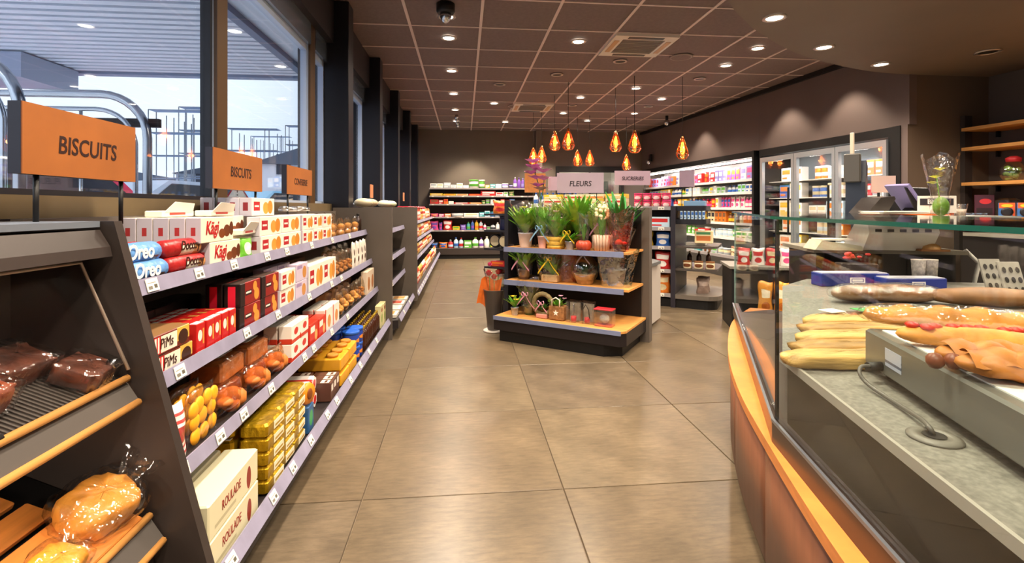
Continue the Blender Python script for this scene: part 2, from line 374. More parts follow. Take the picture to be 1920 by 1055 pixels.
# right wall, slightly askew (line through A and B)
RA, RB = Vector((4.47, 12.2)), Vector((4.99, 5.18)); RD = (RB-RA).normalized(); RN = Vector((RD.y, -RD.x))  # RN points into the room (-x)
if RN.x > 0: RN = -RN
def RW(t, off, z=0):   # t metres from B towards A, off into the room
    p = RB - RD*t + RN*off; return (p.x, p.y, z)
RLEN = (RA-RB).length
def rbox(b, t0, t1, o0, o1, z0, z1, mi=0, mf=None):
    P = [RW(t1,o1,z0), RW(t0,o1,z0), RW(t0,o0,z0), RW(t1,o0,z0)]
    return b.hexa(P+[(p[0],p[1],z1) for p in P], mi, mf)
HZ = 2.14; WALLR = mat('645652', .5, noise=.05, nscale=2, name='wall_panel')
b = MB(); rbox(b, 2.55, RLEN+.2, -.1, 0, HZ, CEIL+.12); o = b.build('wall_right', WALLR); tag(o, kind='structure')
b = MB(); rbox(b, -.02, 2.545, -.1, 0, HZ, CEIL+.12); b.build('panel', WALLR, o)
b = MB(); rbox(b, 0, .17, -.1, 0, 0, HZ); b.build('panel', WALLR, o)
b = MB(); rbox(b, -.1, RLEN+.2, -.75, -.65, 0, HZ+.1); b.build('alcove_back', DARK, o)
b = MB(); rbox(b, 0, RLEN, 0, .06, CEIL-.06, CEIL); tag(b.build('trim_2', BLK), kind='structure')
COUNTERWALL = mat('5f5043', .5, noise=.06, nscale=2)
tag(MB().box(4.99, 6.1, 5.18, 5.3, 0, CEIL+.1).build('wall_counter', COUNTERWALL), kind='structure')
tag(MB().hexa([(6.0,5.2,0),(6.1,5.2,0),(6.7,-2.6,0),(6.6,-2.6,0),(6.0,5.2,3.2),(6.1,5.2,3.2),(6.7,-2.6,3.2),(6.6,-2.6,3.2)]).build('wall_kiosk', mat('574c46', .5)), kind='structure')
tag(MB().box(-1.5, 7, -2.6, -2.5, 0, 3.3).build('wall_near', WALLM), kind='structure')
def catmull(P, n=8):
    out = []; P = [Vector((*p, 0)) if len(p) == 2 else Vector(p) for p in P]
    for i in range(len(P)-1):
        a, b_, c, d = P[max(i-1,0)], P[i], P[i+1], P[min(i+2,len(P)-1)]
        for k in range(n):
            t = k/n; out.append(.5*((2*b_)+(c-a)*t+(2*a-5*b_+4*c-d)*t*t+(3*b_-a-3*c+d)*t**3))
    return out+[P[-1]]
sofc = catmull([(1.75,-2.5),(1.42,-1),(1.28,.6),(1.36,2.0),(1.62,2.95),(1.9,3.44),(2.29,3.85),(2.58,4.1),(3.2,4.55),(3.91,4.9),(4.5,5.1),(5.0,5.175)], 6)
tag(MB().prism([(p.x,p.y) for p in sofc]+[(6.0,5.175),(6.55,-2.5)], SOFFIT_Z, CEIL+.09, 0).build('ceiling_soffit', mat('6b5a4c', .6, noise=.07, nscale=1.5)), kind='structure')
# ---- window wall
FRD = mat('1b1b22', .35, name='dark_frame'); FRB = mat('aebdd6', .35, metal=.2, name='blue_metal_frame'); FRW = mat('4e3820', .4, name='brown_frame')
GX = -1.30
b = MB(); b.box(-1.5,-1.18,-2.5,12.2,0,1.17); b.box(-1.5,-1.18,-2.5,12.2,2.70,CEIL+.12)
wl = b.build('wall_left', mat('262024', .5)); tag(wl, kind='structure')
MB().box(-1.4,-1.2,-2.5,4.72,1.17,1.235).build('window_sill', mat('6a5a40', .45, noise=.1, nscale=5), wl)
MB().box(-1.4,-1.2,4.72,12.2,1.17,1.235).build('window_sill', FRD, wl)
PIL = [4.68, 6.4, 8.15, 9.85, 11.5]
for y in PIL:
    o = MB().bbox(-1.5, -1.05, y, y+.2, 0, CEIL, .004).build('pillar', mat('14141c', .4), wl)
WIN = [(-2.45,.05),(.15,2.66),(2.77,4.2),(4.33,4.68),(4.88,6.4),(6.6,8.15),(8.35,9.85),(10.05,11.5)]
WG = film(tint=(.96,.98,1), k=.11, bump=0, rough=.02, name='window_glass')
for i, (a, c) in enumerate(WIN):
    w = empty(f'window_{i+1}', (GX, (a+c)/2, 1.235)); w['kind'] = 'structure'; h = (c-a)/2
    f_ = MB(); f_.box(-.018,.03,-h,h,1.24,1.29); f_.box(-.018,.03,-h,h,-.0,.02); f_.box(-.018,.03,-h,-h+.02,.02,1.24); f_.box(-.018,.03,h-.02,h,.02,1.24)
    f_.build('window_frame', FRB if i > 1 else FRD, w)
    MB().box(-.02,.06,-h,h,1.29,1.465).build('transom_panel', mat('a5b6d0', .18, metal=.8), w)
    MB().box(-.004,.004,-h+.02,h-.02,.02,1.24).build('pane', WG, w)
for y0_, y1_ in ((2.66,2.77),(4.2,4.33),(.05,.15)):
    o = MB().box(-1.318,-1.262,y0_,y1_,1.235,2.70).build('mullion', FRB, wl); MB().box(-1.262,-1.245,y0_,y1_,1.235,2.70).build('mullion_cover', FRW, o)
# ---- outside: forecourt canopy, sky behind
def PD(px, py, D):
    cx = (px-960)/FX*D; c, s = math.cos(YAW), math.sin(YAW)
    return (c*cx+s*D, -s*cx+c*D, CAMZ-(py-389)/FX*D)
tag(MB().box(-60,-1.5,-20,70,-.2,-.1).build('ground', mat('cfd1d4', .8, noise=.2, nscale=.6)), kind='structure')
CAN = empty('forecourt_canopy', (-6,4,3.2), 0, 'ribbed metal canopy ceiling over the forecourt outside the windows', 'canopy')
SLM = mat('e4ecfa', .5); sme = MB().box(-6,3.7,-.048,.048,0,.09).mesh('slat', SLM)
for k in range(51): link('slat', sme, CAN, (0, -4.2+k*.16, 0))
MB().box(-6,3.7,-4.4,3.9,.12,.16).build('canopy_deck', mat('1c2433', .7), CAN)
MB().box(3.7,4.62,-6.4,10,-.01,.06).build('soffit_panel', mat('d4e0f2', .5), CAN)
MB().box(3.62,3.72,-4.4,10,-.08,.0).build('edge_beam', mat('6d7d9b', .5), CAN)
MB().box(-6,3.7,3.9,4.05,-.03,.3).build('fascia', mat('8e9fbc', .5), CAN)
for x_, y_ in ((-1.4,-.6),(1.3,.6)): MB().lathe([(.09,-.012),(.09,.0)],12,(x_,y_)).build('canopy_light', mat('fff2dc', .5, emit=3), CAN)
MB().box(-.9,.4,2.9,3.85,-.34,-.02).build('drop_box', mat('a5b0c6', .6), CAN)
for x_, y_ in ((-7.4,3.4),(-4.7,4.6),(-7.4,7),(-4.5,1.0),(-4.5,9),(-10,4)): lamp('canopy_beam', (x_, y_, 3.1), 190, (.9,.95,1), .1, 2.7, .8)
# shelter hoops
def hoop(y, x1, z1, label, xe=-7):
    P = [(x1, y, -.1), (x1, y, z1-.35)] + [(x1-.35+.35*math.cos(a), y, z1-.35+.35*math.sin(a)) for a in [PI/2*k/8 for k in range(1,9)]] + [(xe, y, z1)]
    t = empty('shelter_hoop', (x1, y, -.1), 0, label, 'hoop', 'steel hoops of the trolley shelter'); M = Matrix.Translation((-x1,-y,.1))
    MB().tube(P, .033, 10).xf(M).build('tube', CHROME, t)
    P2 = [(x1-.09, y, -.1), (x1-.09, y, z1-.4)] + [(x1-.39+.3*math.cos(a), y, z1-.42+.3*math.sin(a)) for a in [PI/2*k/8 for k in range(1,9)]] + [(xe, y, z1-.12)]
    MB().tube(P2, .018, 8).xf(M).build('inner_tube', CHROME, t)
    for k in range(3): MB().tube([(x1-.5-.55*k, y, z1-.12),(x1-.5-.55*k, y, -.1)], .012, 6).xf(M).build('upright', CHROME, t)
hoop(4.3, -2.55, 2.11, 'far bent steel hoop of the shelter outside, right of the first orange sign')
hoop(3.27, -2.66, 2.13, 'near bent steel hoop outside, above the first orange sign')
tag(MB().box(-5.2,-2.5,4.36,4.40,1.86,1.93).build('shelter_rail', DARK), 'dark horizontal rail behind the bent steel hoop outside', 'rail')
# street beyond
def scaffold(px, py, D, w, h, lab):
    p = PD(px, py, D); t = empty('scaffold', (p[0],p[1],-.1), 0, lab, 'scaffold', 'scaffolds on the building site outside'); z0 = p[2]-h+.1
    for i in range(5):
        for j in range(2): MB().tube([(w*i/4,j*1.0,0),(w*i/4,j*1.0,p[2]+.1-.9*((i*7+j*3)%3)/2)], .04, 5).build('standard', ALU, t)
    n = max(1, int(h/1.7))
    for k in range(n+1):
        z = max(z0,0)+.1+(p[2]-max(z0,0))*k/n
        MB().tube([(0,0,z),(w,0,z)], .03, 5).build('ledger', ALU, t); MB().box(0,w,0,1,z-.03,z).build('deck_board', mat('9fb0cc', .6), t)
scaffold(278, 205, 38, 5.2, 9, 'tall pale scaffold above the far roofs, left window')
scaffold(335, 200, 41, 2.4, 10, 'narrow scaffold tower beside the tall one, left window')
scaffold(425, 240, 45, 4.4, 8, 'scaffold at the left edge of the second window')
scaffold(470, 255, 66, 5, 10, 'thin scaffold mast over the gabled house')
scaffold(535, 235, 46, 5, 10, 'scaffold platform at the right edge of the second window')
scaffold(604, 250, 52, 4, 9, 'scaffold seen in the narrow third window')
def house(px, D, w, dp, h, rh, col, roof, lab):
    p = PD(px, 389, D); t = empty('house', (p[0],p[1],-.1), .35, lab, 'building'); W_ = mat(col, .8)
    b = MB(); b.box(0,w,0,dp,0,h); b.build('wall', W_, t)
    MB().prism([(-.3,h),(w+.3,h),(w/2,h+rh)], -.3, dp+.3, axis='y').build('roof', mat(roof, .8), t)
    for i in range(3):
        for j in range(2):
            q = MB().box(w*(.18+.28*i), w*(.18+.28*i)+.9, -.06,.02, 1+2.6*j, 2.4+2.6*j).build('window', mat('2c3648', .3), t)
house(480, 34, 7, 6, 4.3, 1.5, 'd8dde6', '5d6573', 'white gabled house outside behind the second orange sign')
house(330, 48, 9, 6, 4.6, 1.2, 'a9b3c2', '4c5665', 'grey house outside in the left window')
house(600, 62, 6, 6, 6.2, .7, 'c6cedb', '59606d', 'pale flat house in the third window')
house(130, 62, 14, 6, 4.6, 1.3, 'b7bfcc', '5d6573', 'long grey building outside behind the first orange sign')
o = MB().box(*[0,5,0,2,0,11.5]).build('concrete_tower', mat('aab3c3', .8)); p_ = PD(630, 389, 46); o.location = (p_[0],p_[1],-.1); tag(o, 'grey concrete tower under construction in the third window', 'building')
p_ = PD(640, 200, 45.6); o = empty('hanging_banner', (p_[0], p_[1], p_[2]), 0, 'red banner with a white bar on the tower outside', 'banner')
MB().box(-.9,1.9,-.02,.3,-.5,.5).build('red_cloth', mat('c02030', .6), o); MB().box(-.3,1.2,-.03,-.02,-.15,.2).build('white_bar', WHITE, o)
p_ = PD(445, 356, 5.2); o = empty('warning_sign', (p_[0], p_[1], p_[2]), .45, 'red edged triangular warning sign outside below the second orange sign', 'sign')
MB().prism([(-.11,-.09),(.11,-.09),(0,.10)], -.01, 0, axis='y').build('red_triangle', mat('b02030', .5), o)
MB().prism([(-.085,-.075),(.085,-.075),(0,.075)], -.014, -.01, axis='y').build('white_triangle', WHITE, o)
link('exclamation_mark', text_mesh('!', .13, BLK), o, (0,-.017,-.02)); MB().tube([(0,.01,-.09),(0,.01,-p_[2]-.1)], .015, 6).build('post', ALU, o)
cars = [(20,8,'c23a52'),(350,14,'b8c0cc'),(90,17,'e3e6ee'),(520,22,'8fc3dd'),(445,30,'c23a52'),(618,38,'dfe3ea')]
for px, D, c in cars:
    p_ = PD(px, 389, D); t = empty('parked_car', (p_[0], p_[1], -.1), 1.2, {'c23a52':'red','dfe3ea':'white','9aa3b5':'grey','b8c0cc':'silver','8fc3dd':'light blue','e3e6ee':'pearl white'}[c]+' car parked outside, '+('near' if D < 12 else 'farther')+(' in the left window' if px < 390 else ' in the second window' if px < 590 else ' in the third window'), 'car')
    t.scale = (1.2,1.2,1.4); MB().prism([(-2,.35),(2,.35),(2.05,.8),(1.3,.92),(.7,1.4),(-1.1,1.42),(-1.9,.95),(-2.05,.7)], -.8, .8, axis='y').build('body', mat(c, .3, metal=.2), t)
    MB().prism([(.62,1.33),(1.15,.95),(-1.6,.98),(-1.05,1.36)], -.81, .81, axis='y').build('side_windows', mat('20242c', .15), t)
    for sx_ in (-1.3,1.3):
        for sy_ in (-.72,.72): MB().lathe([(.32,-.1),(.32,.1)],14).xf(Matrix.Rotation(PI/2,4,'X')).build('wheel', BLK, t, (sx_, sy_, .32))
# ---- ceiling fixtures
def downlight(x, y, z, on, lab, r=.065):
    t = empty('downlight', (x, y, z), 0, lab, 'ceiling light', 'recessed ceiling spotlights')
    MB().lathe([(r*1.35,0),(r*1.4,-.006),(r*1.1,-.012),(r,-.004)], 20, cap=False).build('trim_ring', mat('b9aca2', .3, metal=.7), t)
    MB().lathe([(.001,-.004),(r*.95,-.004)], 16, cap=False).build('lens' if on else 'dark_insert', mat('fff4e0', .4, emit=14) if on else BLK, t)
    return t
nm = {}
dl = [(x, y, CEIL-.004, True) for x, y in DOWN] + [(x, y, CEIL-.004, False) for x, y in ((1.31,6.96),(2.0,6.25),(1.98,9.03),(3.43,6.99),(3.42,9.0),(.54,7.6),(1.95,11.0))] + [(x, y, SOFFIT_Z-.001, True) for x, y in SOFL]
for x, y, z, on in dl:
    t = downlight(x, y, z, on, None); REG.append((t, ('lit' if on else 'unlit')+' round recessed spotlight', 'in the round lowered ceiling' if z < 2.9 else 'in the tiled ceiling'))
for x, y in BEHIND: pass
t = downlight(5.02, 4.34, SOFFIT_Z-.001, False, 'dark swivelled spotlight in the lowered ceiling, far right', .075)
def cassette(x, y, lab):
    t = empty('air_conditioner', (x, y, CEIL-.002), 0, lab, 'air conditioner', 'ceiling air conditioning cassettes'); s = CT/2-.005; CW = mat('cfc3b4', .4)
    b = MB()
    for a in range(4):
        P = [(-s,-s),(s,-s),(.24,-.24),(-.24,-.24)]; b2 = [(p[0]*math.cos(a*PI/2)-p[1]*math.sin(a*PI/2), p[0]*math.sin(a*PI/2)+p[1]*math.cos(a*PI/2)) for p in P]
        b.prism(b2, -.03, -.001)
    b.build('panel', CW, t)
    g = MB(); g.box(-.235,.235,-.235,.235,-.022,-.01); 
    gr = g.build('grille', mat('5a5048', .5), t)
    for k in range(9): MB().box(-.23,.23,-.21+k*.05,-.2+k*.05,-.026,-.022).build('grille_bar', mat('8a7e72', .5), gr)
    for a in range(4):
        lv = MB().box(-.2,.2,-.325,-.27,-.034,-.03).xf(Matrix.Rotation(a*PI/2,4,'Z')).build('louvre', mat('1d1815', .4) if a in (0,2) else mat('b98a58', .4), t)
cassette(x0+CT*4+CT/2, y0+CT*10+CT/2, 'near square ceiling air conditioner right of the centre')
cassette(x0+CT*3+CT/2, y0+CT*15+CT/2, 'far square ceiling air conditioner above the hanging lamps')
t = empty('smoke_detector', (-.17, 4.66, CEIL), 0, 'black and silver detector dome hanging from the near ceiling', 'detector')
MB().lathe([(.085,0),(.085,-.07),(.075,-.09)], 20).build('housing', BLK, t); MB().lathe([(.05,-.09),(.055,-.12),(.03,-.165),(.012,-.175)], 16).build('dome', CHROME, t)
for x, y, l in ((2.7,6.0,'right of the near air conditioner'),(.95,9.2,'left of the far air conditioner')):
    t = empty('ceiling_speaker', (x, y, CEIL-.003), 0, 'flat round ceiling speaker '+l, 'speaker'); MB().lathe([(.14,0),(.14,-.008),(.12,-.012)], 24).build('ring', mat('8f7d72', .5), t); MB().lathe([(.118,-.0125),(.001,-.0145)], 24, cap=False).build('mesh_cover', CTM, t)
for k in range(4):
    o = MB().lathe([(.03,0),(.04,-.05),(.02,-.09)], 12).build('ceiling_sensor', CHROME); o.location = (-.15+.005*k, 10.2+.35*k, CEIL); o['category'] = 'sensor'; REG.append((o, 'small dark sensor on the ceiling', 'above the back shelf'))
t = empty('security_camera', (4.15, 9.9, CEIL), 0, 'small hanging dome camera near the right wall', 'camera'); MB().tube([(0,0,0),(0,0,-.1)], .03, 10).build('stem', BLK, t); MB().sphere((0,0,-.14), .06).build('dome', CHROME, t)
t = empty('security_camera', RW(6.4,.05,2.35), 0, 'dome camera on the right wall above the open cooler', 'camera'); MB().box(-.05,.0,-.05,.05,-.05,.12).build('bracket', BLK, t); MB().sphere((-.07,0,-.06), .06).build('dome', CHROME, t)
# ---- pendants
COP = mat('c8733a', .25, metal=.9); BULB = mat('ff9c3a', .4, emit=9); AMB = film(tint=(1,.72,.42), k=.3, rough=.05, bump=0, name='amber_glass')
prof = [(.018,.30),(.03,.265),(.055,.20),(.088,.10),(.095,.055),(.07,.012),(.055,0)]
n = 6
wire = MB()
ang = [2*PI*k/n for k in range(n)]
for a in ang: wire.tube([(r*math.cos(a), r*math.sin(a), z) for r, z in prof], .0045, 5)
for r, z in (prof[0], (.092,.08), prof[-1]): wire.tube([(r*math.cos(a), r*math.sin(a), z) for a in ang], .0045, 5, closed=True)
for k in range(n):
    a, c = ang[k], ang[(k+1)%n]; wire.tube([(.055*math.cos(a), .055*math.sin(a), .2), (.092*math.cos(c), .092*math.sin(c), .08)], .003, 4)
wire_me = wire.mesh('wire_cage', COP)
glass_me = MB().lathe([(r*.93,z) for r, z in prof][::-1], 12, cap=False).mesh('glass_shade', AMB)
bulb_me = MB().lathe([(.008,.245),(.018,.22),(.033,.14),(.03,.09),(.012,.065)], 12).mesh('bulb', BULB)
sock_me = MB().lathe([(.02,.24),(.022,.30),(.012,.325)], 10).mesh('socket', COP)
for x, y, z in ((3.14,6.93,2.055),(2.43,6.94,2.139),(2.37,7.64,2.23),(1.56,7.38,2.219),(1.52,8.29,2.314),(1.52,9.7,2.238),(1.37,9.81,2.216),(2.56,10.0,2.204),(2.31,10.02,2.204),(3.37,10.12,2.134)):
    t = empty('pendant_lamp', (x, y, z-.15)); t['category'] = 'pendant lamp'; t['group'] = 'copper cage pendant lamps'
    link('wire_cage', wire_me, t); link('glass_shade', glass_me, t); link('bulb', bulb_me, t); link('socket', sock_me, t)
    MB().tube([(0,0,.32),(0,0,CEIL-z+.15)], .004, 6).build('cord', BLK, t)
    REG.append((t, 'glowing copper diamond cage pendant lamp', 'of the hanging cluster'))
    lamp('pendant_glow', (x, y, z-.02), 5, (1,.6,.28), .04)
# ================================================================ LEFT GONDOLA
GX0 = -1.17
def prail(L, tags, parent, x, y0, z, tilt=.25, hgt=.045, tsz=(.052,.036), tagy=None):
    """shelf-edge rail along +y, facing +x, top edge at z; price tags clipped on as sub-parts"""
    r = MB().box(-.006,0,0,L,-hgt,0).build('price_rail', RAIL, parent, (x,y0,z), (0,-tilt,0))
    me = MB().box(-tsz[0]/2,tsz[0]/2,0,.002,-tsz[1],0,0).mesh('price_tag', TAGM)
    for t in tags: link('price_tag', me, r, (.004, t, -.004), (0,0,PI/2))
    return r
def gondola_left(name, lab, Y0, Y1, shelves, base_front, top, back=GX0):
    g = empty(name, (back, Y0, 0), 0, lab, 'shelving'); L = Y1-Y0
    MB().box(.0,.03,0,L,0,top).build('back_panel', PANEL, g)
    bf = base_front-back
    MB().box(.03,bf-.07,.0,L,0,.09).build('kick_plate', BLK, g); MB().box(.03,bf,.0,L,.09,.165).build('base_shelf', SHELF, g)
    for x, z, tags in shelves:
        sh = MB().box(.03,x-back-.008,.005,L-.005,z-.035,z-.018).build('shelf', SHELF, g)
        prail(L-.01, tags, g, x-back, .005, z)
    prail(L, [.1,.42,.62,.85,1.12,1.3,1.62,1.9,2.2,2.5] if L > 2 else [.3,.8], g, bf+.006, 0, .20, .45, .05)
    return g
tg = lambda *ys: [y-1.41 for y in ys]
G1 = gondola_left('shelf_gondola', 'black biscuit shelving with grey price rails along the window wall, nearest', 1.41, 4.6,
    [(-.876,1.005,tg(1.48,1.73,1.98,2.3,2.55,2.95,3.4,3.9)), (-.829,.745,tg(1.53,1.98,2.3,2.75,3.2,3.45)), (-.777,.495,tg(1.45,1.66,1.83,2.08,2.5,2.65,3.0,3.4))], -.685, 1.17)
# sloping end panel between bakery rack and biscuits, and end panel at the far side
MB().prism([(.0,0),(.53,0),(.515,.2),(.27,1.165),(0,1.165)], -.03, 0, axis='y').build('end_panel', DARK, G1)
MB().box(-.0,.52,3.19,3.235,0,1.2).build('end_panel', PANEL, G1)
# products ---------------------------------------------------------
def redmark(u=.08, v=.25): return ('r', 2+u+.3, .35, 2+u+.52, .68, 'b0383a')
LTR = mat('b3191d', .4); BRT = mat('3a1a10', .4); WTX = mat('f4f2ee', .4)
def withtext(k, s, size, m, x, z, y, sx=1, shear=0, part='lettering', bold=0):
    me = text_mesh(s, size, m, .001, sx, shear, bold).copy(); me.transform(Matrix.Translation((x, y, z)))
    k['parts'] = [(a or 'carton', b_) for a, b_ in k['parts']] + [(part, me)]; return k
wafer = withtext(k_box(.24,.05,.088, pack('efe6cf', [('e',.78,.42,.11,.26,'6b3415'),('e',.62,.32,.10,.2,'7a3c18'),('e',.93,.5,.07,.3,'5b2a10'),('r',2,0,3,1,'c4bec8'),('r',2.35,.3,2.65,.62,'b0383a')]), 'wafer_box'), 'Kägi', .066, LTR, -.045, .05, -.0262, .8, .2, bold=.001)
wafer['parts'][0][1].materials[0].node_tree
oreo = withtext(k_roll(.185,.03, pack('5e93cf', [('e',.5,.5,.30,.09,'3c6eb4'),('r',.3,.74,.72,.86,'5a3a30'),('r',.36,.77,.66,.83,'d9d6d0')], .35, wrinkle=.4), 'blue_biscuit_roll'), 'Oreo', .058, WTX, -.018, .034, -.031, .9, .1, bold=.0015)
doc = withtext(k_roll(.205,.029, pack('a01b1c', [('r',.2,.35,.9,.72,'e9dfca'),('r',.2,.72,.9,.93,'d69a50')], .35, wrinkle=.3), 'chocolate_biscuit_roll'), 'Doccoy', .042, BRT, .02, .036, -.030, .85, .1, bold=.001)
pims = withtext(k_box(.2,.13,.058, pack('6e2414', [('r',.02,.08,.26,.92,'c8201e'),('r',.06,.12,.10,.88,'f0e8dc'),('r',.13,.12,.17,.88,'f0e8dc'),('r',.2,.12,.235,.88,'f0e8dc'),('r',.27,.1,.66,.9,'efe4d2'),('r',.66,.3,.98,.98,'e0b04a'),('e',.82,.45,.13,.38,'3a1c12'),('r',2.15,.15,2.8,.42,'c9a878'),('r',2.1,.6,2.85,.85,'c9a878'),('r',1,0,2,.9,'8c6844')]), 'biscuit_carton'), 'PiMs', .042, BRT, -.02, .029, -.066, .8, .15)
redpk = k_box(.05,.16,.1, pack('c01d1c', [('r',.1,.0,.9,.1,'f0ece6'),('e',.4,.6,.25,.18,'e8e0d6'),('r',.72,.3,.88,.8,'e0a040'),('r',1,.0,2,.16,'f0ece6'),('r',1,.86,2,1,'f0ece6'),('r',1.3,.4,1.7,.6,'e0a050')]), 'biscuit_packet')
cook = k_box(.19,.06,.09, pack('8c1c1a', [('r',0,0,.22,1,'241517'),('r',.24,.42,.55,.62,'241517'),('r',.27,.5,.52,.58,'e8e2d8'),('e',.8,.35,.13,.27,'d9933a'),('e',.72,.72,.1,.22,'d9933a'),('r',2,0,3,1,'1c1414'),('r',2.3,.0,2.75,.9,'d61f38'),('r',3,0,4,1,'1c1414'),('r',1,0,2,1,'4a3a34')]), 'cookie_box')
wern = pack('efe9dc', [('r',.08,.3,.34,.8,'b3222a'),('r',.12,.5,.3,.6,'efe0d8'),('e',.6,.45,.13,.34,'dd9a3c'),('e',.8,.5,.12,.38,'cf842c'),('r',2,0,3,1,'cfc8d2'),('r',2.3,.3,2.7,.75,'8f2a30'),('r',3,0,4,1,'cfc8d2')])
wern1 = k_box(.27,.055,.085, wern, 'biscuit_box'); wern2 = k_box(.2,.05,.085, wern, 'biscuit_box'); wern3 = k_box(.28,.055,.15, wern, 'biscuit_box')
lila = k_box(.17,.05,.09, pack('cfc0d4', [('e',.7,.45,.18,.35,'c98a48'),('r',.05,.7,.5,.9,'a088b0')]), 'biscuit_box')
def lumps(n, w, h, d, r, m, seed=0, name='cookies', flat=.5):
    R = random.Random(seed); b = MB()
    for i in range(n): b.sphere((R.uniform(-w/2+r,w/2-r), R.uniform(-d/2+r*.6,d/2-r*.6), R.uniform(r*flat,h-r)), r*R.uniform(.8,1.1), 8, 5, sz=flat if R.random()<.5 else .9)
    return b.mesh(name, m)
CKM = mat('c98a3e', .7, noise=.25, nscale=30); CLR = film(k=.18); CLRW = film(k=.5, rough=.2, nscale=30)
cookbag = k_bag(.15,.17,.06, CLR, 'cookie_bag', fill=lumps(12,.13,.12,.05,.026,CKM,2))
tealbag = k_bag(.16,.15,.07, CLR, 'madeleine_bag', fill=lumps(11,.14,.12,.06,.026,mat('a8672c',.7,noise=.3,nscale=25),3))
yel = MB()
for i, (x_, z_) in enumerate(((-.05,.03),(.0,.028),(.05,.035),(-.055,.075),(-.01,.08),(.045,.085),(-.03,.118),(.02,.125),(.06,.12),(-.06,.11))): yel.lathe([(.001,-.012),(.026,-.008),(.027,.002),(.001,.005)],12,cap=False).xf(Matrix.Identity(4)) if False else yel.sphere((x_,-.012,z_),.026,12,6,sy=.35)
yelbag = k_bag(.17,.165,.05, CLR, 'yellow_biscuit_bag', fill=yel.mesh('cookies', mat('f2a81e',.5,noise=.12,nscale=40)), cat='bag')
strbag = k_bag(.13,.16,.07, pack('e9e2da', [('r',.0,.1,1,.16,'cf4a48'),('r',.0,.24,1,.3,'cf4a48'),('r',.15,.36,.8,.62,'9c3a34'),('r',.0,.68,1,.74,'cf4a48'),('r',.0,.82,1,.87,'cf4a48')], .3, wrinkle=.7), 'striped_bag')
def filmbox(w, d, h, m, lab=True, name='wrapped_cake'):
    P = [('cake', MB().bbox(-w/2+.008,w/2-.008,-d/2+.008,d/2-.008,.0,h*.86,.008).mesh('cake', m)), ('film', MB().bbox(-w/2,w/2,-d/2,d/2,0,h,.012).mesh('film', CLR))]
    if lab: P.append(('label', MB().box(-w*.25,w*.3,-d*.2,d*.25,h,h+.001).mesh('label', WHITE)))
    return dict(name=name, cat='cake', parts=P, size=(w,d,h))
orcake = filmbox(.2,.13,.085, mat('b8692e',.6,noise=.3,nscale=14)); orbag = k_bag(.2,.11,.08, film(tint=(1,.8,.6),k=.3), 'pastry_bag', fill=lumps(8,.18,.09,.07,.035,mat('c0702c',.6,noise=.25,nscale=18),5))
wrpk = k_box(.12,.06,.085, pack('ece6da', [('r',0,0,1,.22,'c63a24'),('e',.5,.6,.25,.2,'c9342a'),('r',1,0,2,.3,'d8d2c8'),('r',2,0,3,.3,'c63a24')]), 'biscuit_packet')
redbx = k_box(.14,.06,.11, pack('c8301e', [('r',.1,.55,.6,.85,'ece4d8'),('e',.75,.35,.16,.26,'e0a860'),('r',2.2,.5,2.8,.8,'e8ded0')]), 'biscuit_box')
rwbox = k_box(.16,.06,.13, pack('ebe4d8', [('r',0,0,.14,1,'c23a26'),('e',.55,.4,.22,.28,'d48c48')]), 'biscuit_box')
flatbx = k_box(.1,.3,.055, pack('e2dbb8', [('r',.05,.35,.55,.7,'8c2c1c'),('r',.6,.1,.64,.9,'8a7a4c')]), 'flat_biscuit_box')
flatbx = k_box(.34,.11,.105, pack('ddd6b2', [('e',.78,.42,.05,.34,'8c2c1c'),('r',.1,.2,.5,.3,'b9b08c'),('r',2.1,.1,2.4,.5,'c9a43c')]), 'long_cream_box')
withtext(flatbx, 'ROULADE', .04, mat('8a2418', .5), -.03, .06, -.0555, .7)
goldm = mat('c09a1e', .28, metal=.75, noise=.35, nscale=22, bump=1.0); gold = dict(name='gold_biscuit_pack', cat='packet', parts=[('wrapper', MB().bbox(-.075,.075,-.05,.05,0,.05,.008).mesh('wrapper', goldm)), ('label', MB().box(-.02,.07,-.052,-.0505,.012,.04).mesh('label', pack('e8dfc0', [('r',.1,.2,.9,.5,'a8861c')])))], size=(.15,.1,.05))
goldlong = dict(name='gold_biscuit_pack', cat='packet', parts=[('wrapper', MB().bbox(-.11,.11,-.06,.06,0,.052,.01).mesh('wrapper', goldm)), ('label', MB().box(-.11,-.04,-.05,.05,.0525,.054).mesh('label', WHITE))], size=(.22,.12,.052))
bunny = dict(name='orange_round_pack', cat='packet', parts=[('disc', MB().lathe([(.001,-.012),(.045,-.012),(.05,0),(.045,.012),(.001,.012)],20,cap=False).xf(Matrix.Translation((0,0,.055))@Matrix.Rotation(PI/2,4,'X')).mesh('disc', mat('e08a1c',.4))), ('centre', MB().sphere((0,-.014,.055),.02,12,6,sy=.3,sz=1.3).mesh('centre', mat('7a4014',.5)))], size=(.1,.03,.11))
hexm = pack('ece6e0', [('r',.1,.0,.25,1,'c8322c'),('r',.4,.0,.52,1,'e8b02c'),('r',.7,0,.85,1,'c8322c')], .35)
hexroll = dict(name='hexagonal_biscuit_tube', cat='packet', parts=[('tube', MB().lathe([(.04,0),(.042,.004),(.042,.126),(.04,.13)],6,smooth=False).xf(Matrix.Translation((0,.13,.04))@Matrix.Rotation(PI/2,4,'X')).mesh('tube', hexm)), ('end_badge', MB().lathe([(.022,0),(.022,.002)],14).xf(Matrix.Translation((0,-.0,.04))@Matrix.Rotation(PI/2,4,'X')).mesh('end_badge', mat('c03028',.4)))], size=(.08,.13,.08))
brown = k_box(.06,.13,.1, pack('5b3a2e', [('r',.2,.5,.8,.85,'ded4c8'),('r',1.1,.1,1.9,.45,'dcd2c6'),('r',1.2,.2,1.8,.3,'5b3a2e')]), 'brown_packet')
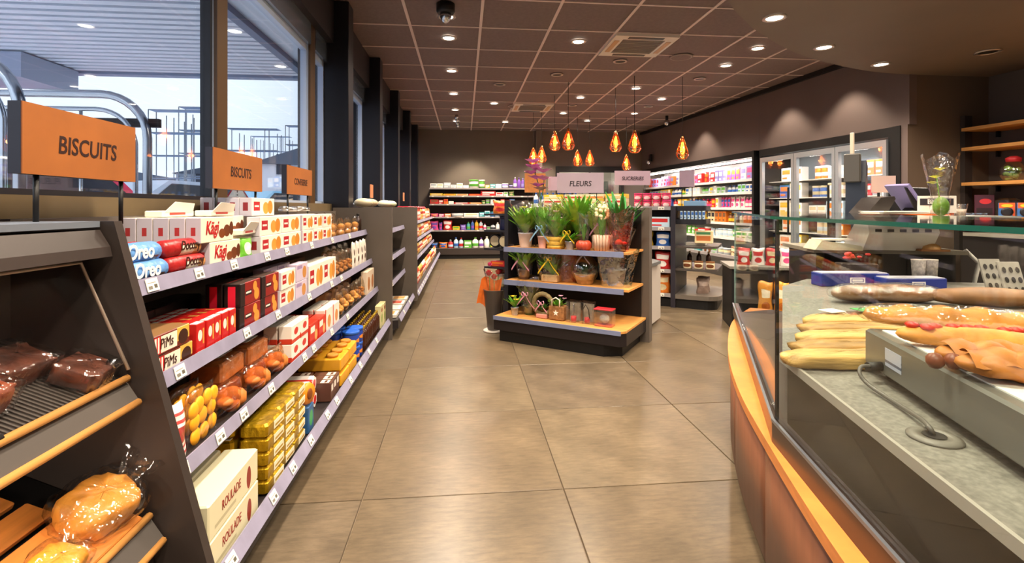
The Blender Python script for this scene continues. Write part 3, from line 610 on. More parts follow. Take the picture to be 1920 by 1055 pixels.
tray = dict(name='tart_tray', cat='cake', parts=[('tray', MB().bbox(-.1,.1,-.12,.12,0,.07,.006).mesh('tray', mat('d79a22',.4,noise=.1,nscale=10)))]+[('tart', MB().lathe([(.032,.07),(.036,.082),(.028,.088)],12,(a_,c_)).mesh('tart', mat('b4761c',.6))) for a_ in (-.048,.048) for c_ in (-.06,.06)], size=(.2,.24,.09))
bluecan = k_can(.055,.1, pack('1f3f9c', [('r',0,.3,1,.42,'16306e'),('e',.5,.45,.12,.16,'e88a2c')]), mat('2c62c8',.35), 'blue_tub')
sau = k_bottle(.025,.17, mat('3a1c10',.2), mat('d0a83c',.3,metal=.7), name='sauce_bottle')
honey = k_box(.12,.05,.19, pack('d9cf9c', [('e',.5,.4,.3,.2,'8fa34a'),('r',.2,.7,.8,.85,'a04a2a')]), 'tall_carton')
standbag = k_bag(.12,.17,.06, film(tint=(1,.93,.8),k=.4,nscale=30), 'biscuit_bag', fill=lumps(10,.1,.11,.05,.024,mat('b0753a',.7,noise=.2,nscale=25),8))
wcardbag = k_bag(.12,.2,.04, pack('e6ddd0', [('e',.3,.6,.1,.12,'4a2c1c'),('e',.7,.6,.1,.12,'4a2c1c'),('e',.3,.3,.1,.12,'4a2c1c'),('e',.7,.3,.1,.12,'4a2c1c')], .3), 'window_bag')
ZS = (.988,.728,.478,.168); FXS = (-.89,-.845,-.795,-.705)
WH = ('on the top biscuit shelf','on the second biscuit shelf','on the third biscuit shelf','on the bottom biscuit shelf')
HALF = PI/2
def row(si, y, k, n, desc, gap=.004, lv=1, rows=1, setb=0, jit=.004, where=None, z=None, rz=0, dy=0, lvname=('lower','upper','top'), xf=None):
    """n products side by side from y on shelf si, lv levels high, rows deep; they face the aisle (+x)"""
    w, d, h = k['size']
    if abs(rz) > .8 and abs(rz) < 2.4: w, d = d, w
    R = random.Random(int(y*997)+si)
    zz = ZS[si] if z is None else z; xx = FXS[si] if xf is None else xf
    for r in range(rows):
        for l in range(lv):
            for i in range(n):
                nm_ = desc
                if lv > 1: nm_ += ', '+lvname[l]+' layer'
                if rows > 1: nm_ += (', front row' if r == 0 else (', rear row' if r == rows-1 else ', middle row'))
                put(k, xx-setb-d/2-r*(d+.006)+R.uniform(-jit,jit)*.5, y+w/2+i*(w+gap)+R.uniform(-jit,jit)*.4+dy*l, zz+l*(h+.001), HALF+rz+R.uniform(-1,1)*jit*4, nm_, where or WH[si])
    return y+n*(w+gap)
# top shelf
row(0,1.43,oreo,1,'blue cream biscuit roll', lv=1); put(oreo, -.935,1.515,ZS[0]+.052,HALF,'blue cream biscuit roll, stacked above another', WH[0])
row(0,1.625,doc,1,'red chocolate biscuit roll with white band'); put(doc, -.93,1.725,ZS[0]+.052,HALF,'red chocolate biscuit roll lying above another', WH[0])
row(0,1.43,doc,2,'red chocolate biscuit roll, rear row', setb=.068); put(doc,-.99,1.52,ZS[0]+.052,HALF,'red chocolate biscuit roll, upper rear', WH[0])
for r in range(5):
    for l in range(2):
        if r == 0 or l == 1 or r == 4: put(wafer, FXS[0]-.026-.052*r, 1.97+(0 if l == 0 else -.06), ZS[0]+.089*l, HALF, 'cream wafer box, '+('lower' if l == 0 else 'upper')+' layer'+('' if r == 0 else ', row %s back' % ORD[r]), WH[0])
openlid = MB(); openlid.prism([(-.09,0),(.09,0),(.075,.055),(-.07,.06)], -.002,.0, axis='y')
lidk = dict(name='open_wafer_box', cat='box', parts=[('carton', MB().bbox(-.1,.1,-.03,.03,0,.022,.003).mesh('carton', pack('efe9d8', [('r',.2,.3,.7,.7,'c84a44')]))), ('lid', MB().prism([(-.09,0),(.09,0),(.07,.036),(-.06,.042)], -.012,-.010, axis='y').xf(Matrix.Translation((0,-.02,.022))@Matrix.Rotation(.5,4,'X')).mesh('lid', pack('f2eee2', [('e',.5,.5,.2,.2,'d0605a')])))], size=(.2,.06,.06))
put(lidk, -1.06,1.92,ZS[0]+.179,HALF,'cream box with torn open lid, near end', WH[0]); put(lidk,-1.0,2.12,ZS[0]+.179-.0,HALF,'cream box with torn open lid, middle', WH[0])
put(lidk, -.93,2.2,ZS[0]+.1,HALF+.1,'cream box with torn open lid, front', WH[0]); put(wafer,-.95,2.2,ZS[0],HALF,'cream wafer box under the torn lid', WH[0])
put(wafer,-1.0,2.2,ZS[0],HALF,'cream wafer box, second row under the torn lid', WH[0]); put(wafer,-1.0,2.2,ZS[0]+.089,HALF,'cream wafer box, upper under the middle lid', WH[0])
greenbag = k_bag(.12,.085,.04, pack('6fbf3a', [('e',.5,.5,.3,.3,'e8f0d8')], .3, wrinkle=.5), 'green_snack_bag'); row(0,2.11,greenbag,1,'small green bag')
for r in range(5):
    for l in (0,1,2):
        if l == 2 or r == 4 or (r == 0 and l == 1): put(wern1, FXS[0]-.04-.056*r, 2.5 if r or l == 2 else 2.5, ZS[0]+.086*l - (0), HALF, 'white biscuit box with red square, '+('bottom','middle','raised')[l]+' layer'+('' if r == 0 else ', row %s back' % ORD[r]), 'behind the cream boxes') if (l == 2 and r > 0) or r == 4 else None
row(0,2.28,wern1,2,'white biscuit box with red square', lv=2)
row(0,2.86,wern2,3,'short red-square biscuit box', lv=2)
row(0,2.86,wern2,3,'white biscuit box, rear stack', lv=2, setb=.11, lvname=('low','high'))
for i in range(2): put(k_bag(.2,.03,.1,CLRW,'clear_packet'), -1.05,3.1+.26*i,ZS[0]+.19,HALF,'flat clear packet lying on white boxes', WH[0])
row(0,3.5,k_bag(.2,.14,.07, film(tint=(1,.9,.72),k=.4,nscale=30), 'grissini_bag', fill=lumps(9,.18,.11,.06,.03,mat('c9975a',.6,noise=.2,nscale=25),12)),4,'clear bag of pale pastries', gap=.04, rz=.25, rows=1)
row(0,3.55,standbag,3,'clear bag of pale pastries, behind', gap=.08, setb=.1)
row(0,4.42,k_bottle(.03,.16,mat('2a1a14',.2),BLK),1,'small dark bottle')
# second shelf
row(1,1.45,pims,1,'brown jelly biscuit carton with red stripes', lv=2, dy=-.02)
row(1,1.45,pims,1,'brown jelly biscuit carton, rear stack', lv=2, setb=.145)
row(1,1.68,redpk,5,'red wafer packet with white bands', jit=.006)
row(1,1.68,redpk,5,'red wafer packet, back row', setb=.165, jit=.006)
row(1,1.98,cook,1,'dark cookie box with red end stripe', lv=2); row(1,1.98,cook,1,'dark cookie box, second row', lv=2, setb=.066); row(1,2.18,cook,1,'dark cookie box, farther stack', lv=2)
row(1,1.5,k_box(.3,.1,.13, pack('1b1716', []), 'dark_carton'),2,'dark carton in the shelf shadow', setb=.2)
row(1,2.4,wern2,1,'short red-square biscuit box', lv=2); row(1,2.62,lila,1,'pale lilac biscuit box', lv=2, dy=.01)
row(1,2.42,lila,2,'pale lilac biscuit box at the back', lv=2, setb=.08)
row(1,2.83,wern3,2,'tall white biscuit box with cookies'); row(1,2.83,wern3,2,'tall white biscuit box, rear row', setb=.06)
row(1,2.5,k_box(.2,.08,.16, pack('6a4a34', [('r',.1,.5,.9,.8,'c9b090')]), 'brown_carton'),4,'brown carton at the back', setb=.17)
row(1,3.42,standbag,4,'upright clear biscuit bag', gap=.01, rows=2); row(1,3.95,wcardbag,4,'white bag with dark windows', gap=.02)
row(1,3.6,k_bag(.13,.2,.05,CLRW,'clear_bag'),4,'empty looking clear bag behind', setb=.1, gap=.05)
# third shelf
row(2,1.43,strbag,1,'red striped white sweets bag')
row(2,1.56,yelbag,1,'clear bag of round yellow biscuits'); row(2,1.45,tealbag,2,'clear bag of golden madeleines', setb=.08, gap=.02); row(2,1.45,tealbag,2,'clear bag of golden madeleines, back row', setb=.17, gap=.02)
row(2,1.58,yelbag,1,'clear bag of round yellow biscuits, second row', setb=.06)
row(2,1.75,orbag,1,'amber pastry bag beside yellow biscuits')
row(2,1.84,orcake,1,'wrapped orange sponge cake with white label', lv=2, setb=.06, dy=.03); row(2,2.08,orcake,1,'farther wrapped orange sponge cake with white label', lv=2, setb=.05)
row(2,1.97,orbag,2,'amber pastry bag leaning on the cakes', gap=.01)
row(2,2.4,wrpk,2,'white and red biscuit packet', lv=2, rows=2, gap=.006); row(2,2.68,redbx,2,'orange red biscuit box', rows=3); row(2,2.96,rwbox,2,'white biscuit box with red side stripe', rows=2)
row(2,2.3,k_box(.18,.1,.1, pack('8c3a26', []), 'red_brown_carton'),3,'red brown carton at the back', setb=.19)
row(2,3.32,cookbag,4,'clear bag of round cookies', gap=.01, rows=2); row(2,3.9,standbag,2,'tall clear biscuit bag, far end', gap=.02); row(2,4.2,k_box(.16,.05,.19, pack('dcc8b0', [('e',.5,.45,.3,.3,'b0703c')]), 'tall_carton'),2,'tall beige biscuit carton')
row(2,3.3,k_box(.2,.08,.14, pack('7a4a2c', []), 'brown_carton'),5,'brown carton at the back', setb=.15)
# bottom shelf
row(3,1.32+.12,flatbx,1,'long cream cake carton', lv=2, dy=.0, xf=-.70); row(3,1.44,flatbx,1,'long cream cake carton, second row', lv=2, xf=-.82); row(3,1.44,flatbx,1,'long cream cake carton, third row', lv=2, xf=-.935)
for l in range(5):
    row(3,1.86,gold,3,'gold foil biscuit pack, '+ORD[l]+' layer', z=ZS[3]+.051*l, gap=.006, jit=.016)
    put(goldlong, -.87, 1.94+.004*l, ZS[3]+.053*l, HALF, 'long gold foil pack, '+ORD[l]+' layer', WH[3]); 
for l in range(5): put(k_box(.36,.16,.05,pack('a39a82',[('r',.05,.3,.2,.7,'e6e0d2')]),'grey_flat_box'), -1.03, 1.85, ZS[3]+.051*l, HALF, 'greyish flat cake box, '+ORD[l]+' layer', WH[3])
put(bunny, -.72,2.38,ZS[3]+.12,HALF-.3,'orange round pack beside the gold stack', WH[3]); put(k_box(.08,.09,.12,pack('2c5a8c',[('e',.5,.5,.3,.3,'3aa05a')])), -.75,2.39,ZS[3],HALF,'small dark blue box beside the gold stack', WH[3])
row(3,2.45,hexroll,3,'hexagonal biscuit tube, front row', lv=2, gap=.008); row(3,2.45,hexroll,3,'hexagonal biscuit tube, rear row', lv=2, gap=.008, setb=.14)
row(3,2.73,brown,3,'brown wafer packet with white label'); row(3,2.73,brown,3,'brown wafer packet, rear row', setb=.14)
row(3,2.95,tray,2,'yellow tray of tarts', lv=2, gap=.02); row(3,2.95,tray,2,'yellow tray of tarts, rear row', lv=2, gap=.02, setb=.25)
row(3,3.4,bluecan,2,'blue round tub', lv=2, gap=.006); row(3,3.4,bluecan,2,'blue round tub, rear row', lv=2, gap=.006, setb=.12)
row(3,3.66,sau,12,'gold-capped sauce bottle', rows=3, gap=.004); row(3,4.34,honey,2,'tall yellow green carton', gap=.01)
o = MB().sphere((0,0,.0),.02).build('red_ball', mat('c8203c',.4)); o.location = (-.675,4.62,.215); tag(o, 'small red ball at the far end of the bottom rail', 'ball')
# ---- signs on the gondola
SGO = mat('9c5c2a', .5, noise=.10, nscale=7, name='orange_sign_board'); SGP = mat('b9a3b4', .5, noise=.05, nscale=5, name='pale_sign_board')
def sign(y0, y1, txt, lab, x=-1.03, z=1.28, h=.17):
    t = empty('aisle_sign', (x, y0, z), 0, lab, 'sign', 'orange category signs above the biscuit shelves'); L = y1-y0
    MB().box(-.028,0,0,L,0,h,0).build('board', mat('2c2c38',.4), t); MB().box(0,.003,.001,L,0,h).build('orange_face', SGO, t)
    for yy in (.06,L-.04): MB().tube([(-.014,yy,0),(-.014,yy,-.13)], .006, 8).build('post', BLK, t)
    me = text_mesh(txt, .064 if len(txt) < 9 else .056, DKTXT, .001, .84, .08, .0008); link('lettering', me, t, (.0035, L*.52, h*.46), (0,0,PI/2))
    return t
sign(1.268, 1.672, 'BISCUITS', 'largest orange BISCUITS sign, nearest the camera'); sign(2.16, 2.66, 'BISCUITS', 'second orange BISCUITS sign in front of the window mullion'); sign(3.02, 3.5, 'CONFISERIE', 'smallest orange sign with faint lettering, farthest along the window')
for y, l in ((4.95,'small orange hanging card in the narrow window'),(7.2,'far orange card by the dark windows')):
    o = MB().box(-.01,.0,0,.17,0,.16).build('orange_card', mat('c9825a',.5)); o.location = (-1.12, y+1.2 if y < 6 else y+2.2, 1.32); tag(o, l, 'sign')
# ================================================================ BAKERY RACK (nearest left)
bk = empty('bakery_rack', (-1.17, -.6, 0), 0, 'black bakery rack with wooden shelf edges, bottom left corner', 'bakery rack'); BL = 1.975
def bpr(poly, m, name, y0=0, y1=None, parent=bk, mi=0): return MB().prism([(p[0]+1.17, p[1]) for p in poly], y0, BL if y1 is None else y1, axis='y').build(name, m, parent)
bpr([(-1.17,0),(-1.14,0),(-1.14,1.165),(-1.17,1.165)], PANEL, 'back_panel'); bpr([(-1.14,1.15),(-.93,1.15),(-.93,1.165),(-1.14,1.165)], mat('6d747f',.35), 'top_plate')
bpr([(-1.0,1.143),(-.93,1.143),(-.905,1.10),(-.9,1.075),(-.935,1.075),(-1.0,1.08)], DARK, 'hood')
bpr([(-1.14,.05),(-.80,.05),(-.80,.30),(-1.14,.30)], DARK, 'base')
flapm = mat('c9b8a8', .3, metal=.3)
fr_ = MB(); fr_.tube([(.201,0,1.061),(.201,BL-.01,1.061),(.315,BL-.01,.785)], .0045, 6); fr_.build('flap_frame', flapm, bk)
MB().hexa([(.315,0,.785),(.317,0,.786),(.317,BL-.012,.786),(.315,BL-.012,.785),(.2,0,1.06),(.202,0,1.061),(.202,BL-.012,1.061),(.2,BL-.012,1.06)]).build('flap', film(k=.06,bump=0,name='clear_flap'), bk)
MB().lathe([(.012,0),(.012,.02)],12).xf(Matrix.Rotation(PI/2,4,'Y')).build('flap_stop', CHROME, bk, (.285,BL-.035,.81))
ribm = mat('2b2623', .5)
s1 = bpr([(-1.14,.86),(-.87,.745),(-.87,.757),(-1.14,.872)], ribm, 'shelf')
rb = MB()
for k in range(160): rb.box(0,.286,.006+k*.0122,.011+k*.0122,0,.003)
rb.xf(Matrix.Translation((.03,0,.872))@Matrix.Rotation(math.atan2(.115,.27),4,'Y')).build('ribbed_mat', mat('4a443f',.45), s1)['kind'] = 'stuff'
def edge(x, z, lab): return MB().tube([(x+1.17,0,z),(x+1.17,BL-.004,z)], .0095, 8).build('wooden_edge', OAKY, bk)
edge(-.862,.762,''); edge(-.835,.70,''); edge(-.808,.405,''); edge(-.775,.34,'')
bpr([(-.868,.752),(-.862,.746),(-.836,.704),(-.842,.704)], mat('57524e',.12,name='glossy_price_strip'), 'price_strip'); bpr([(-.812,.396),(-.808,.396),(-.776,.346),(-.782,.346)], mat('57524e',.12), 'price_strip')
s2 = bpr([(-1.14,.535),(-.82,.39),(-.82,.375),(-1.14,.52)], BLK, 'shelf')
for k in range(4):
    x = -.845-.075*k; z = .402+(-.82-x)*.44; y1 = BL-(.085 if k > 0 else .03)
    MB().bbox(-.033,.033,.2,y1-.01*k,0,.017,.003).build('slat', mat('c67a36',.45,noise=.25,nscale=3,stretch=(14,1.2,14)), s2, (x+1.17,0,z+.004), (0,.415,0))
sp_ = empty('clip_spotlight', (-.985,1.045,1.055), 0, 'small silver clip-on spotlight under the rack hood', 'spotlight')
MB().box(-.01,.012,-.015,.02,-.035,.0).build('bracket', WHITE, sp_); MB().lathe([(.024,-.03),(.026,.0),(.026,.03),(.02,.034)],18).xf(Matrix.Translation((0,0,-.052))@Matrix.Rotation(1.2,4,'X')@Matrix.Rotation(.5,4,'Y')).build('lamp_head', CHROME, sp_)
MB().lathe([(.021,.035),(.001,.0352)],16,cap=False).xf(Matrix.Translation((0,0,-.052))@Matrix.Rotation(1.2,4,'X')@Matrix.Rotation(.5,4,'Y')).build('lens', mat('f0dcc0',.3), sp_)
lamp('clip_spot_light', (-.985,1.02,.99), 2.2, WARM, .02, 2.2, .8, (0,.5,0)); lamp('rack_light', (-.90,.80,.69), 7, WARM, .03, 2.6, .9, (.5,.2,0))
# wrapped loaves
def loaf(w, d, h, m, seed=0, name='bread', e=.6):
    R = random.Random(seed); a, b2, c_ = R.uniform(0,6), R.uniform(0,6), R.uniform(0,6)
    def fn(u, v):
        th = 2*PI*u; ph = PI*v; x = math.copysign(abs(math.cos(th))**e, math.cos(th))*math.sin(ph)**e; y = math.copysign(abs(math.sin(th))**e, math.sin(th))*math.sin(ph)**e
        n = 1+.06*math.sin(5*th+a)*math.sin(4*ph+b2)+.04*math.sin(9*th+c_)
        return (w/2*x*n, d/2*y*n, h/2-h/2*math.copysign(abs(math.cos(ph))**(e*.8), math.cos(ph))*n)
    b = MB(); b.grid(fn, 26, 12, closeu=True); bmesh.ops.remove_doubles(b.b, verts=b.b.verts[:], dist=.0005); return b.mesh(name, m)
def wrapped(w, d, h, m, seed, name='wrapped_loaf', tail=True, fm=None, e=.6):
    f2 = fm or film(k=.28, rough=.1, bump=.9, nscale=22)
    P = [('bread', loaf(w*.9, d*.9, h*.9, m, seed, 'bread', e)), ('wrapper', loaf(w*1.06, d*1.06, h*1.05, f2, seed+1, 'wrapper', e))]
    if tail:
        b = MB(); b.grid(lambda u, v: ((u-.5)*.05*(1+v*1.5), d*.35+.03*v+.01*math.sin(9*u), h*.85+v*.055+.006*math.sin(12*u+3)), 6, 4); P.append(('twisted_end', b.mesh('twisted_end', f2)))
    return dict(name=name, cat='bread', parts=P, size=(w,d,h))
RYE = mat('5a2d1c', .6, noise=.5, nscale=22, bump=.4); BUN = mat('cf8a34', .5, noise=.35, nscale=9, bump=.25); PAN = mat('b5652a', .5, noise=.4, nscale=12, bump=.3)
def onslope1(x): return .874+(-1.14-x)*.426
k1 = wrapped(.11,.13,.05,RYE,1,tail=False,e=.28); k1['name'] = 'dark_fruit_loaf'
put(k1,-.925,1.30,onslope1(-.925)+.0,.2,'dark wrapped fruit loaf','right on the upper bakery shelf', ry=.4)
put(wrapped(.11,.14,.055,RYE,3,name='dark_fruit_loaf',tail=False,e=.28),-1.02,1.22,onslope1(-1.02),-.1,'dark wrapped fruit loaf','at the back of the upper bakery shelf', ry=.4)
put(wrapped(.12,.16,.07,mat('8a4020',.5,noise=.6,nscale=14,bump=.5),5,name='chocolate_cake',tail=False,e=.3),-.97,1.04,onslope1(-.97),.1,'glossy wrapped chocolate cake','front left on the upper bakery shelf', ry=.4)
tr = empty('bakery_tray', (-.9,.9,onslope1(-.9)), 0, 'black tray with a red and pink cake at the picture edge', 'tray'); tr.rotation_euler = (0,.4,0)
MB().bbox(-.06,.035,-.3,.12,.0,.004,.001).build('tray_base', BLK, tr); MB().tube([(.035,-.3,.012),(.035,.12,.012)], .008, 8).build('tray_rim', BLK, tr)
put(dict(name='pink_cake', cat='cake', parts=[('cake', loaf(.1,.13,.045,mat('d8483c',.4,noise=.5,nscale=16),9,'cake')),('icing', loaf(.07,.09,.05,mat('e89a98',.4,noise=.2,nscale=20),10,'icing'))], size=(.1,.1,.05)),-.93,.93,onslope1(-.93)+.004,0,'red and pink iced cake in the black tray','on the upper bakery shelf', ry=.4)
def onslope2(x): return .425+(-.82-x)*.44
bun2 = wrapped(.15,.17,.085,BUN,11,name='bag_of_buns')
bun2['parts'].insert(1, ('bun', (lambda b: b)(loaf(.085,.1,.075,BUN,12,'bun'))))
put(bun2,-.885,1.285,onslope2(-.885)+.0,-.25,'clear bag of golden buns','on the wooden slats', ry=.42)
put(wrapped(.10,.13,.06,mat('d8922c',.45,noise=.4,nscale=10,bump=.3),14,name='bag_of_croissants'),-.845,1.10,onslope2(-.845),.2,'clear bag of orange glazed croissants','at the very bottom of the picture', ry=.42)
# ================================================================ second and third left gondolas
G2 = gondola_left('shelf_gondola', 'recessed shelving between the two tall end panels on the left', 4.66, 5.93, [(-.70,1.0,[.2]),(-.69,.74,[.2]),(-.69,.49,[.2])], -.60, 1.17)
G3 = gondola_left('shelf_gondola', 'far left shelving with tall end panel, running to the back shelf', 6.0, 11.4, [(-.72,1.0,[1,2,3]),(-.70,.74,[1,2,3]),(-.68,.49,[1,2,3])], -.56, 1.17)
MB().box(0,.62,-.05,0,.1,1.206).build('end_panel', PANEL, G3)
for i in range(4): put(k_box(.2,.3,.03,pack('e4ddd0',[('r',1.1,.1,1.9,.5,('d08a4a','c9c2ba','b05a4a','d8a060')[i])]),'magazine_pack'), -.78, 4.85+.27*i, .168, HALF, 'flat white package on the low recessed base shelf','')
DSC3 = [('c8442c','red','e9dfcf'),('e0b860','yellow','8c2c1c'),('e6dfd2','white','c83a30'),('c98a3c','ochre','efe6d0')]
for si, (xf_, zz) in enumerate(((-.735,.99),(-.715,.73),(-.695,.48),(-.60,.168))):
    R = random.Random(si+50); y = 6.08; i = 0
    while y < 11.1:
        c = DSC3[(i//3+si) % 4]; hh = .19 if si != 2 else .15
        k = k_bag(.17,hh,.07,pack(c[0],[('r',.15,.5,.85,.75,c[2]),('e',.5,.3,.25,.16,c[2])],.3),'snack_pouch') if (si, i//3) not in MC else MC[(si, i//3)]
        MC[(si, i//3)] = k
        put(k, xf_-.05, y+.09, zz, HALF, c[1]+' snack pouch', ('on the top shelf','on the upper middle shelf','on the lower middle shelf','on the base shelf')[si]+', far left'); y += .185; i += 1
# things on top of the left units
for i, (y, c, nmn) in enumerate(((5.0,'d9c9a8','beige'),(5.3,'c8b090','tan'),(6.3,'e6e0c4','cream'),(6.75,'cfd8b0','pale green'))):
    o = MB().sphere((0,0,.04),.09,14,8,sz=.5).build('packed_bowl', mat(c,.5)); o.location = (-.98,y,1.208); tag(o, nmn+' round pack lying on top of the left shelving', 'pack')
for i in range(6):
    o = MB().bbox(-.1,.1,-.16,.16,0,.045,.02).build('red_packet', mat('c82a3a',.4)); o.location = (-.85,7.3+.5*i,1.172); o['category'] = 'packet'; REG.append((o,'red packet lying flat','on top of the far left shelving'))
# ================================================================ helpers for known planes
def ZP(px, py, z):
    cx = (px-960)/FX; cz = -(py-389)/FX; c, s = math.cos(YAW), math.sin(YAW); t = (z-CAMZ)/cz
    return ((c*cx+s)*t, (-s*cx+c)*t, z)
# ================================================================ BACK WALL SHELVING
bs = empty('wall_shelving', (-.81, 12.19, 0), 0, 'long black shelving against the far back wall with cleaning products', 'shelving'); BW = 2.5
MB().box(0,BW,-.03,0,0,1.66).build('back_panel', DARK, bs); MB().box(0,BW,-.42,-.03,.0,.10).build('kick_plate', BLK, bs); MB().box(0,BW,-.46,-.03,.10,.245).build('base_shelf', DARK, bs)
BZ = [1.663,1.48,1.288,.987,.674,.249]; GRAIL = mat('a9a4a6', .35, metal=.4)
for z in BZ:
    sh = MB().box(0,BW,-.40,-.03,z-.03,z-.008).build('shelf', SHELF, bs); MB().box(0,BW,-.412,-.40,z-.035,z).build('price_rail', GRAIL, sh)
    for k in range(14): MB().box(.06+k*.175,.11+k*.175,-.414,-.412,z-.03,z-.006).build('price_tag', TAGM, sh) if z < 1.6 and k % 2 == 0 else None
CN = {'w':('ece8e2','white'),'g':('5aa83c','green'),'y':('e2b92c','yellow'),'t':('3f9aa0','teal'),'l':('8f86c4','lavender'),'p':('7a4fae','purple'),'b':('2f62b4','blue'),'r':('c42c2c','red'),'k':('e0508c','pink'),'o':('e07a28','orange'),'n':('7a5236','brown'),'s':('a9b0b6','silver grey'),'d':('2a2a34','dark'),'c':('bcd6e8','pale blue'),'e':('d9c9a0','cream')}
KC = {}
def kk(ty, c, c2='w', w=.12, h=.14):
    key = (ty, c, c2, w, h)
    if key in KC: return KC[key]
    a, b_ = CN[c][0], CN[c2][0]
    if ty == 'B': k = k_bottle(w/2, h, pack(a, [('r',0,.2,1,.5,b_)], .3), mat(b_, .4), name='plastic_bottle', sy=.7)
    elif ty == 'T': k = k_bottle(w/2, h*.95, pack(a, [('r',0,.2,1,.5,b_)], .3), mat(b_, .4), name='spray_bottle', trigger=True, sy=.7)
    elif ty == 'J': k = k_can(w/2, h, pack(a, [('r',0,.25,1,.6,b_)], .35), mat(b_, .4), 'jar', 'jar')
    elif ty == 'G': k = k_bag(w, h, w*.4, pack(a, [('r',.1,.55,.9,.8,b_),('e',.5,.3,.28,.16,b_)], .3, wrinkle=.4), 'product_bag', rnd=ord(c))
    elif ty == 'U': k = k_bottle(w/2, h, mat(a, .15, trans=0), mat(b_, .4), name='drink_bottle', neck=.4)
    else: k = k_box(w, .12, h, pack(a, [('r',.1,.5,.9,.85,b_),('r',.1,.15,.6,.3,b_)], .4), 'carton')
    KC[key] = k; return k
TYN = {'B':'bottle','T':'spray bottle','J':'jar','G':'bag','U':'drink bottle','X':'box'}
def shelfrow(spec, x0, step_z, place, where, gap=.012):
    x = x0
    for s_ in spec.split():
        ty, c, c2 = s_[0], s_[1], s_[2]; w = int(s_[3:5])/100; h = int(s_[5:7])/100
        k = kk(ty, c, c2, w, h); place(k, x+w/2, step_z, CN[c][1]+(' and '+CN[c2][1] if c2 != c else '')+' '+TYN[ty], where); x += w+gap
def pb(k, x, z, d, wh): put(k, -.81+x, 12.19-.31, z, random.uniform(-.05,.05), d, wh)
BSP = ["Xws1511 Xwe1411 Xsw1613 Xws1208 Xwe1412 Xww1307 Jwg2220 Jgw1420 Xyw1008 Xtw1210 Xcw1410 Jlw1512 Jld1010 Bpw0827 Bpp0826 Bpl0825 Xcb1325 Xbw1225 Xcw1222",
 "Xye2906 Xyo2905 Xeo2805 Xro2805 Xrw3512 Xwr1709 Xwg1010 Gge1413",
 "Xrn1911 Xrw1010 Xor1012 Xww1207 Xrw3504 Xoe2804 Jge0809 Jsg1012 Xsw1212 Bwb1010 Xrw0912 Jwr1010 Xbc1212",
 "Gko1908 Xkw1207 Xow1508 Jws2809 Xwe3509 Xtc1211 Xct1214 Jbt1012 Bcw1016 Xbr1216 Xwg1617 Xcw1216",
 "Gkp1922 Gpk0818 Grw2225 Xyg1609 Gpl1413 Btg0919 Bbp0823 Byo0923 Bcr0922 Bwk0715 Jgs0808 Bsd1114 Bww0918 Bwk0915 Gkw2418",
 "Gdb1914 Gob2014 Trc1220 Bcb1125 Bcr1124 Xgw1818 Bwg1525 Bwp1124 Bww1327 Xgy1318 Xyg1418 Xoe2415 Gon1612"]
for i, z in enumerate(BZ): shelfrow(BSP[i], .02, z-.006, pb, 'on the '+['top','second','third','fourth','fifth','lowest'][i]+' back wall shelf')
# ================================================================ COOLER on the right wall
cw = empty('open_cooler', (*RB, 0), 0, 'long open wall cooler with lit shelves along the right wall', 'cooler')
def cbuild(fn, name, m, parent=cw):
    b = MB(); fn(b); o = b.build(name, m); o.parent = parent
    if parent and parent.type == 'EMPTY': o.matrix_parent_inverse = Matrix.Translation((-RB.x,-RB.y,0))
    return o
CT0, CT1 = 2.62, RLEN-.02
LITW = mat('e8e6df', .5)
cbuild(lambda b: rbox(b,CT0,CT1,-.62,-.58,.1,HZ), 'back_panel', LITW); cbuild(lambda b: rbox(b,CT0,CT0+.05,-.6,.05,0,HZ), 'end_panel', BLK); cbuild(lambda b: rbox(b,CT0,CT1,-.6,.02,2.04,HZ), 'header', BLK)
cbuild(lambda b: rbox(b,CT0,CT1,-.6,.25,0,.33), 'plinth', mat('3a3734', .4)); cbuild(lambda b: rbox(b,CT0+.05,CT1,.2,.25,.33,.38), 'front_lip', GRAIL)
cbuild(lambda b: rbox(b,CT0+.06,CT1,-.06,-.02,1.99,2.02), 'light_strip', mat('fff6e6', .5, emit=9))
CZS = [1.69,1.47,1.20,.93,.66]
for z in CZS:
    sh = cbuild(lambda b: rbox(b,CT0+.05,CT1,-.58,-.05,z-.03,z-.01), 'shelf', WHITE); cbuild(lambda b: rbox(b,CT0+.05,CT1,-.05,-.035,z-.04,z+.005), 'price_rail', mat('d8d4d2',.4), sh)
WANG = math.atan2(RD.y, RD.x)   # direction B->A; product front faces the room
def pc(off):
    def f(k, x, z, d, wh):
        p = RW(x, off); put(k, p[0], p[1], z, math.atan2(RN.x, -RN.y), d, wh)
    return f
random.seed(21)
def genrow(types, cols, L, wr, hr):
    s_ = []; x = 0
    while True:
        ty = random.choice(types); c = random.choice(cols); c2 = random.choice(cols.replace(c, '') or 'w'); w = random.randint(*wr); h = random.randint(*hr); n = random.randint(1, 3)
        for _ in range(n):
            if x+w/100+.012 > L: return ' '.join(s_)
            s_.append(f'{ty}{c}{c2}{w:02d}{h:02d}'); x += w/100+.012
CL = CT1-CT0-.12
for i, (z, ty, co, wr, hr) in enumerate(((1.69,'XXG','wkowlr',(12,16),(20,24)),(1.47,'XXB','ybwsgc',(10,14),(13,16)),(1.20,'GXB','rwwykb',(9,13),(18,21)),(.93,'BXU','ydyone',(8,11),(17,21)),(.66,'JXG','wcgrw',(12,15),(12,18)),(.38,'JXG','wstnge',(13,18),(12,20)))):
    shelfrow(genrow(ty, co, CL, wr, hr), CT0+.06, z-.008 if z > .5 else .335, pc(-.14 if z > .5 else .08), 'on the '+['top','second','third','fourth','fifth','lowest'][i]+' cooler shelf')
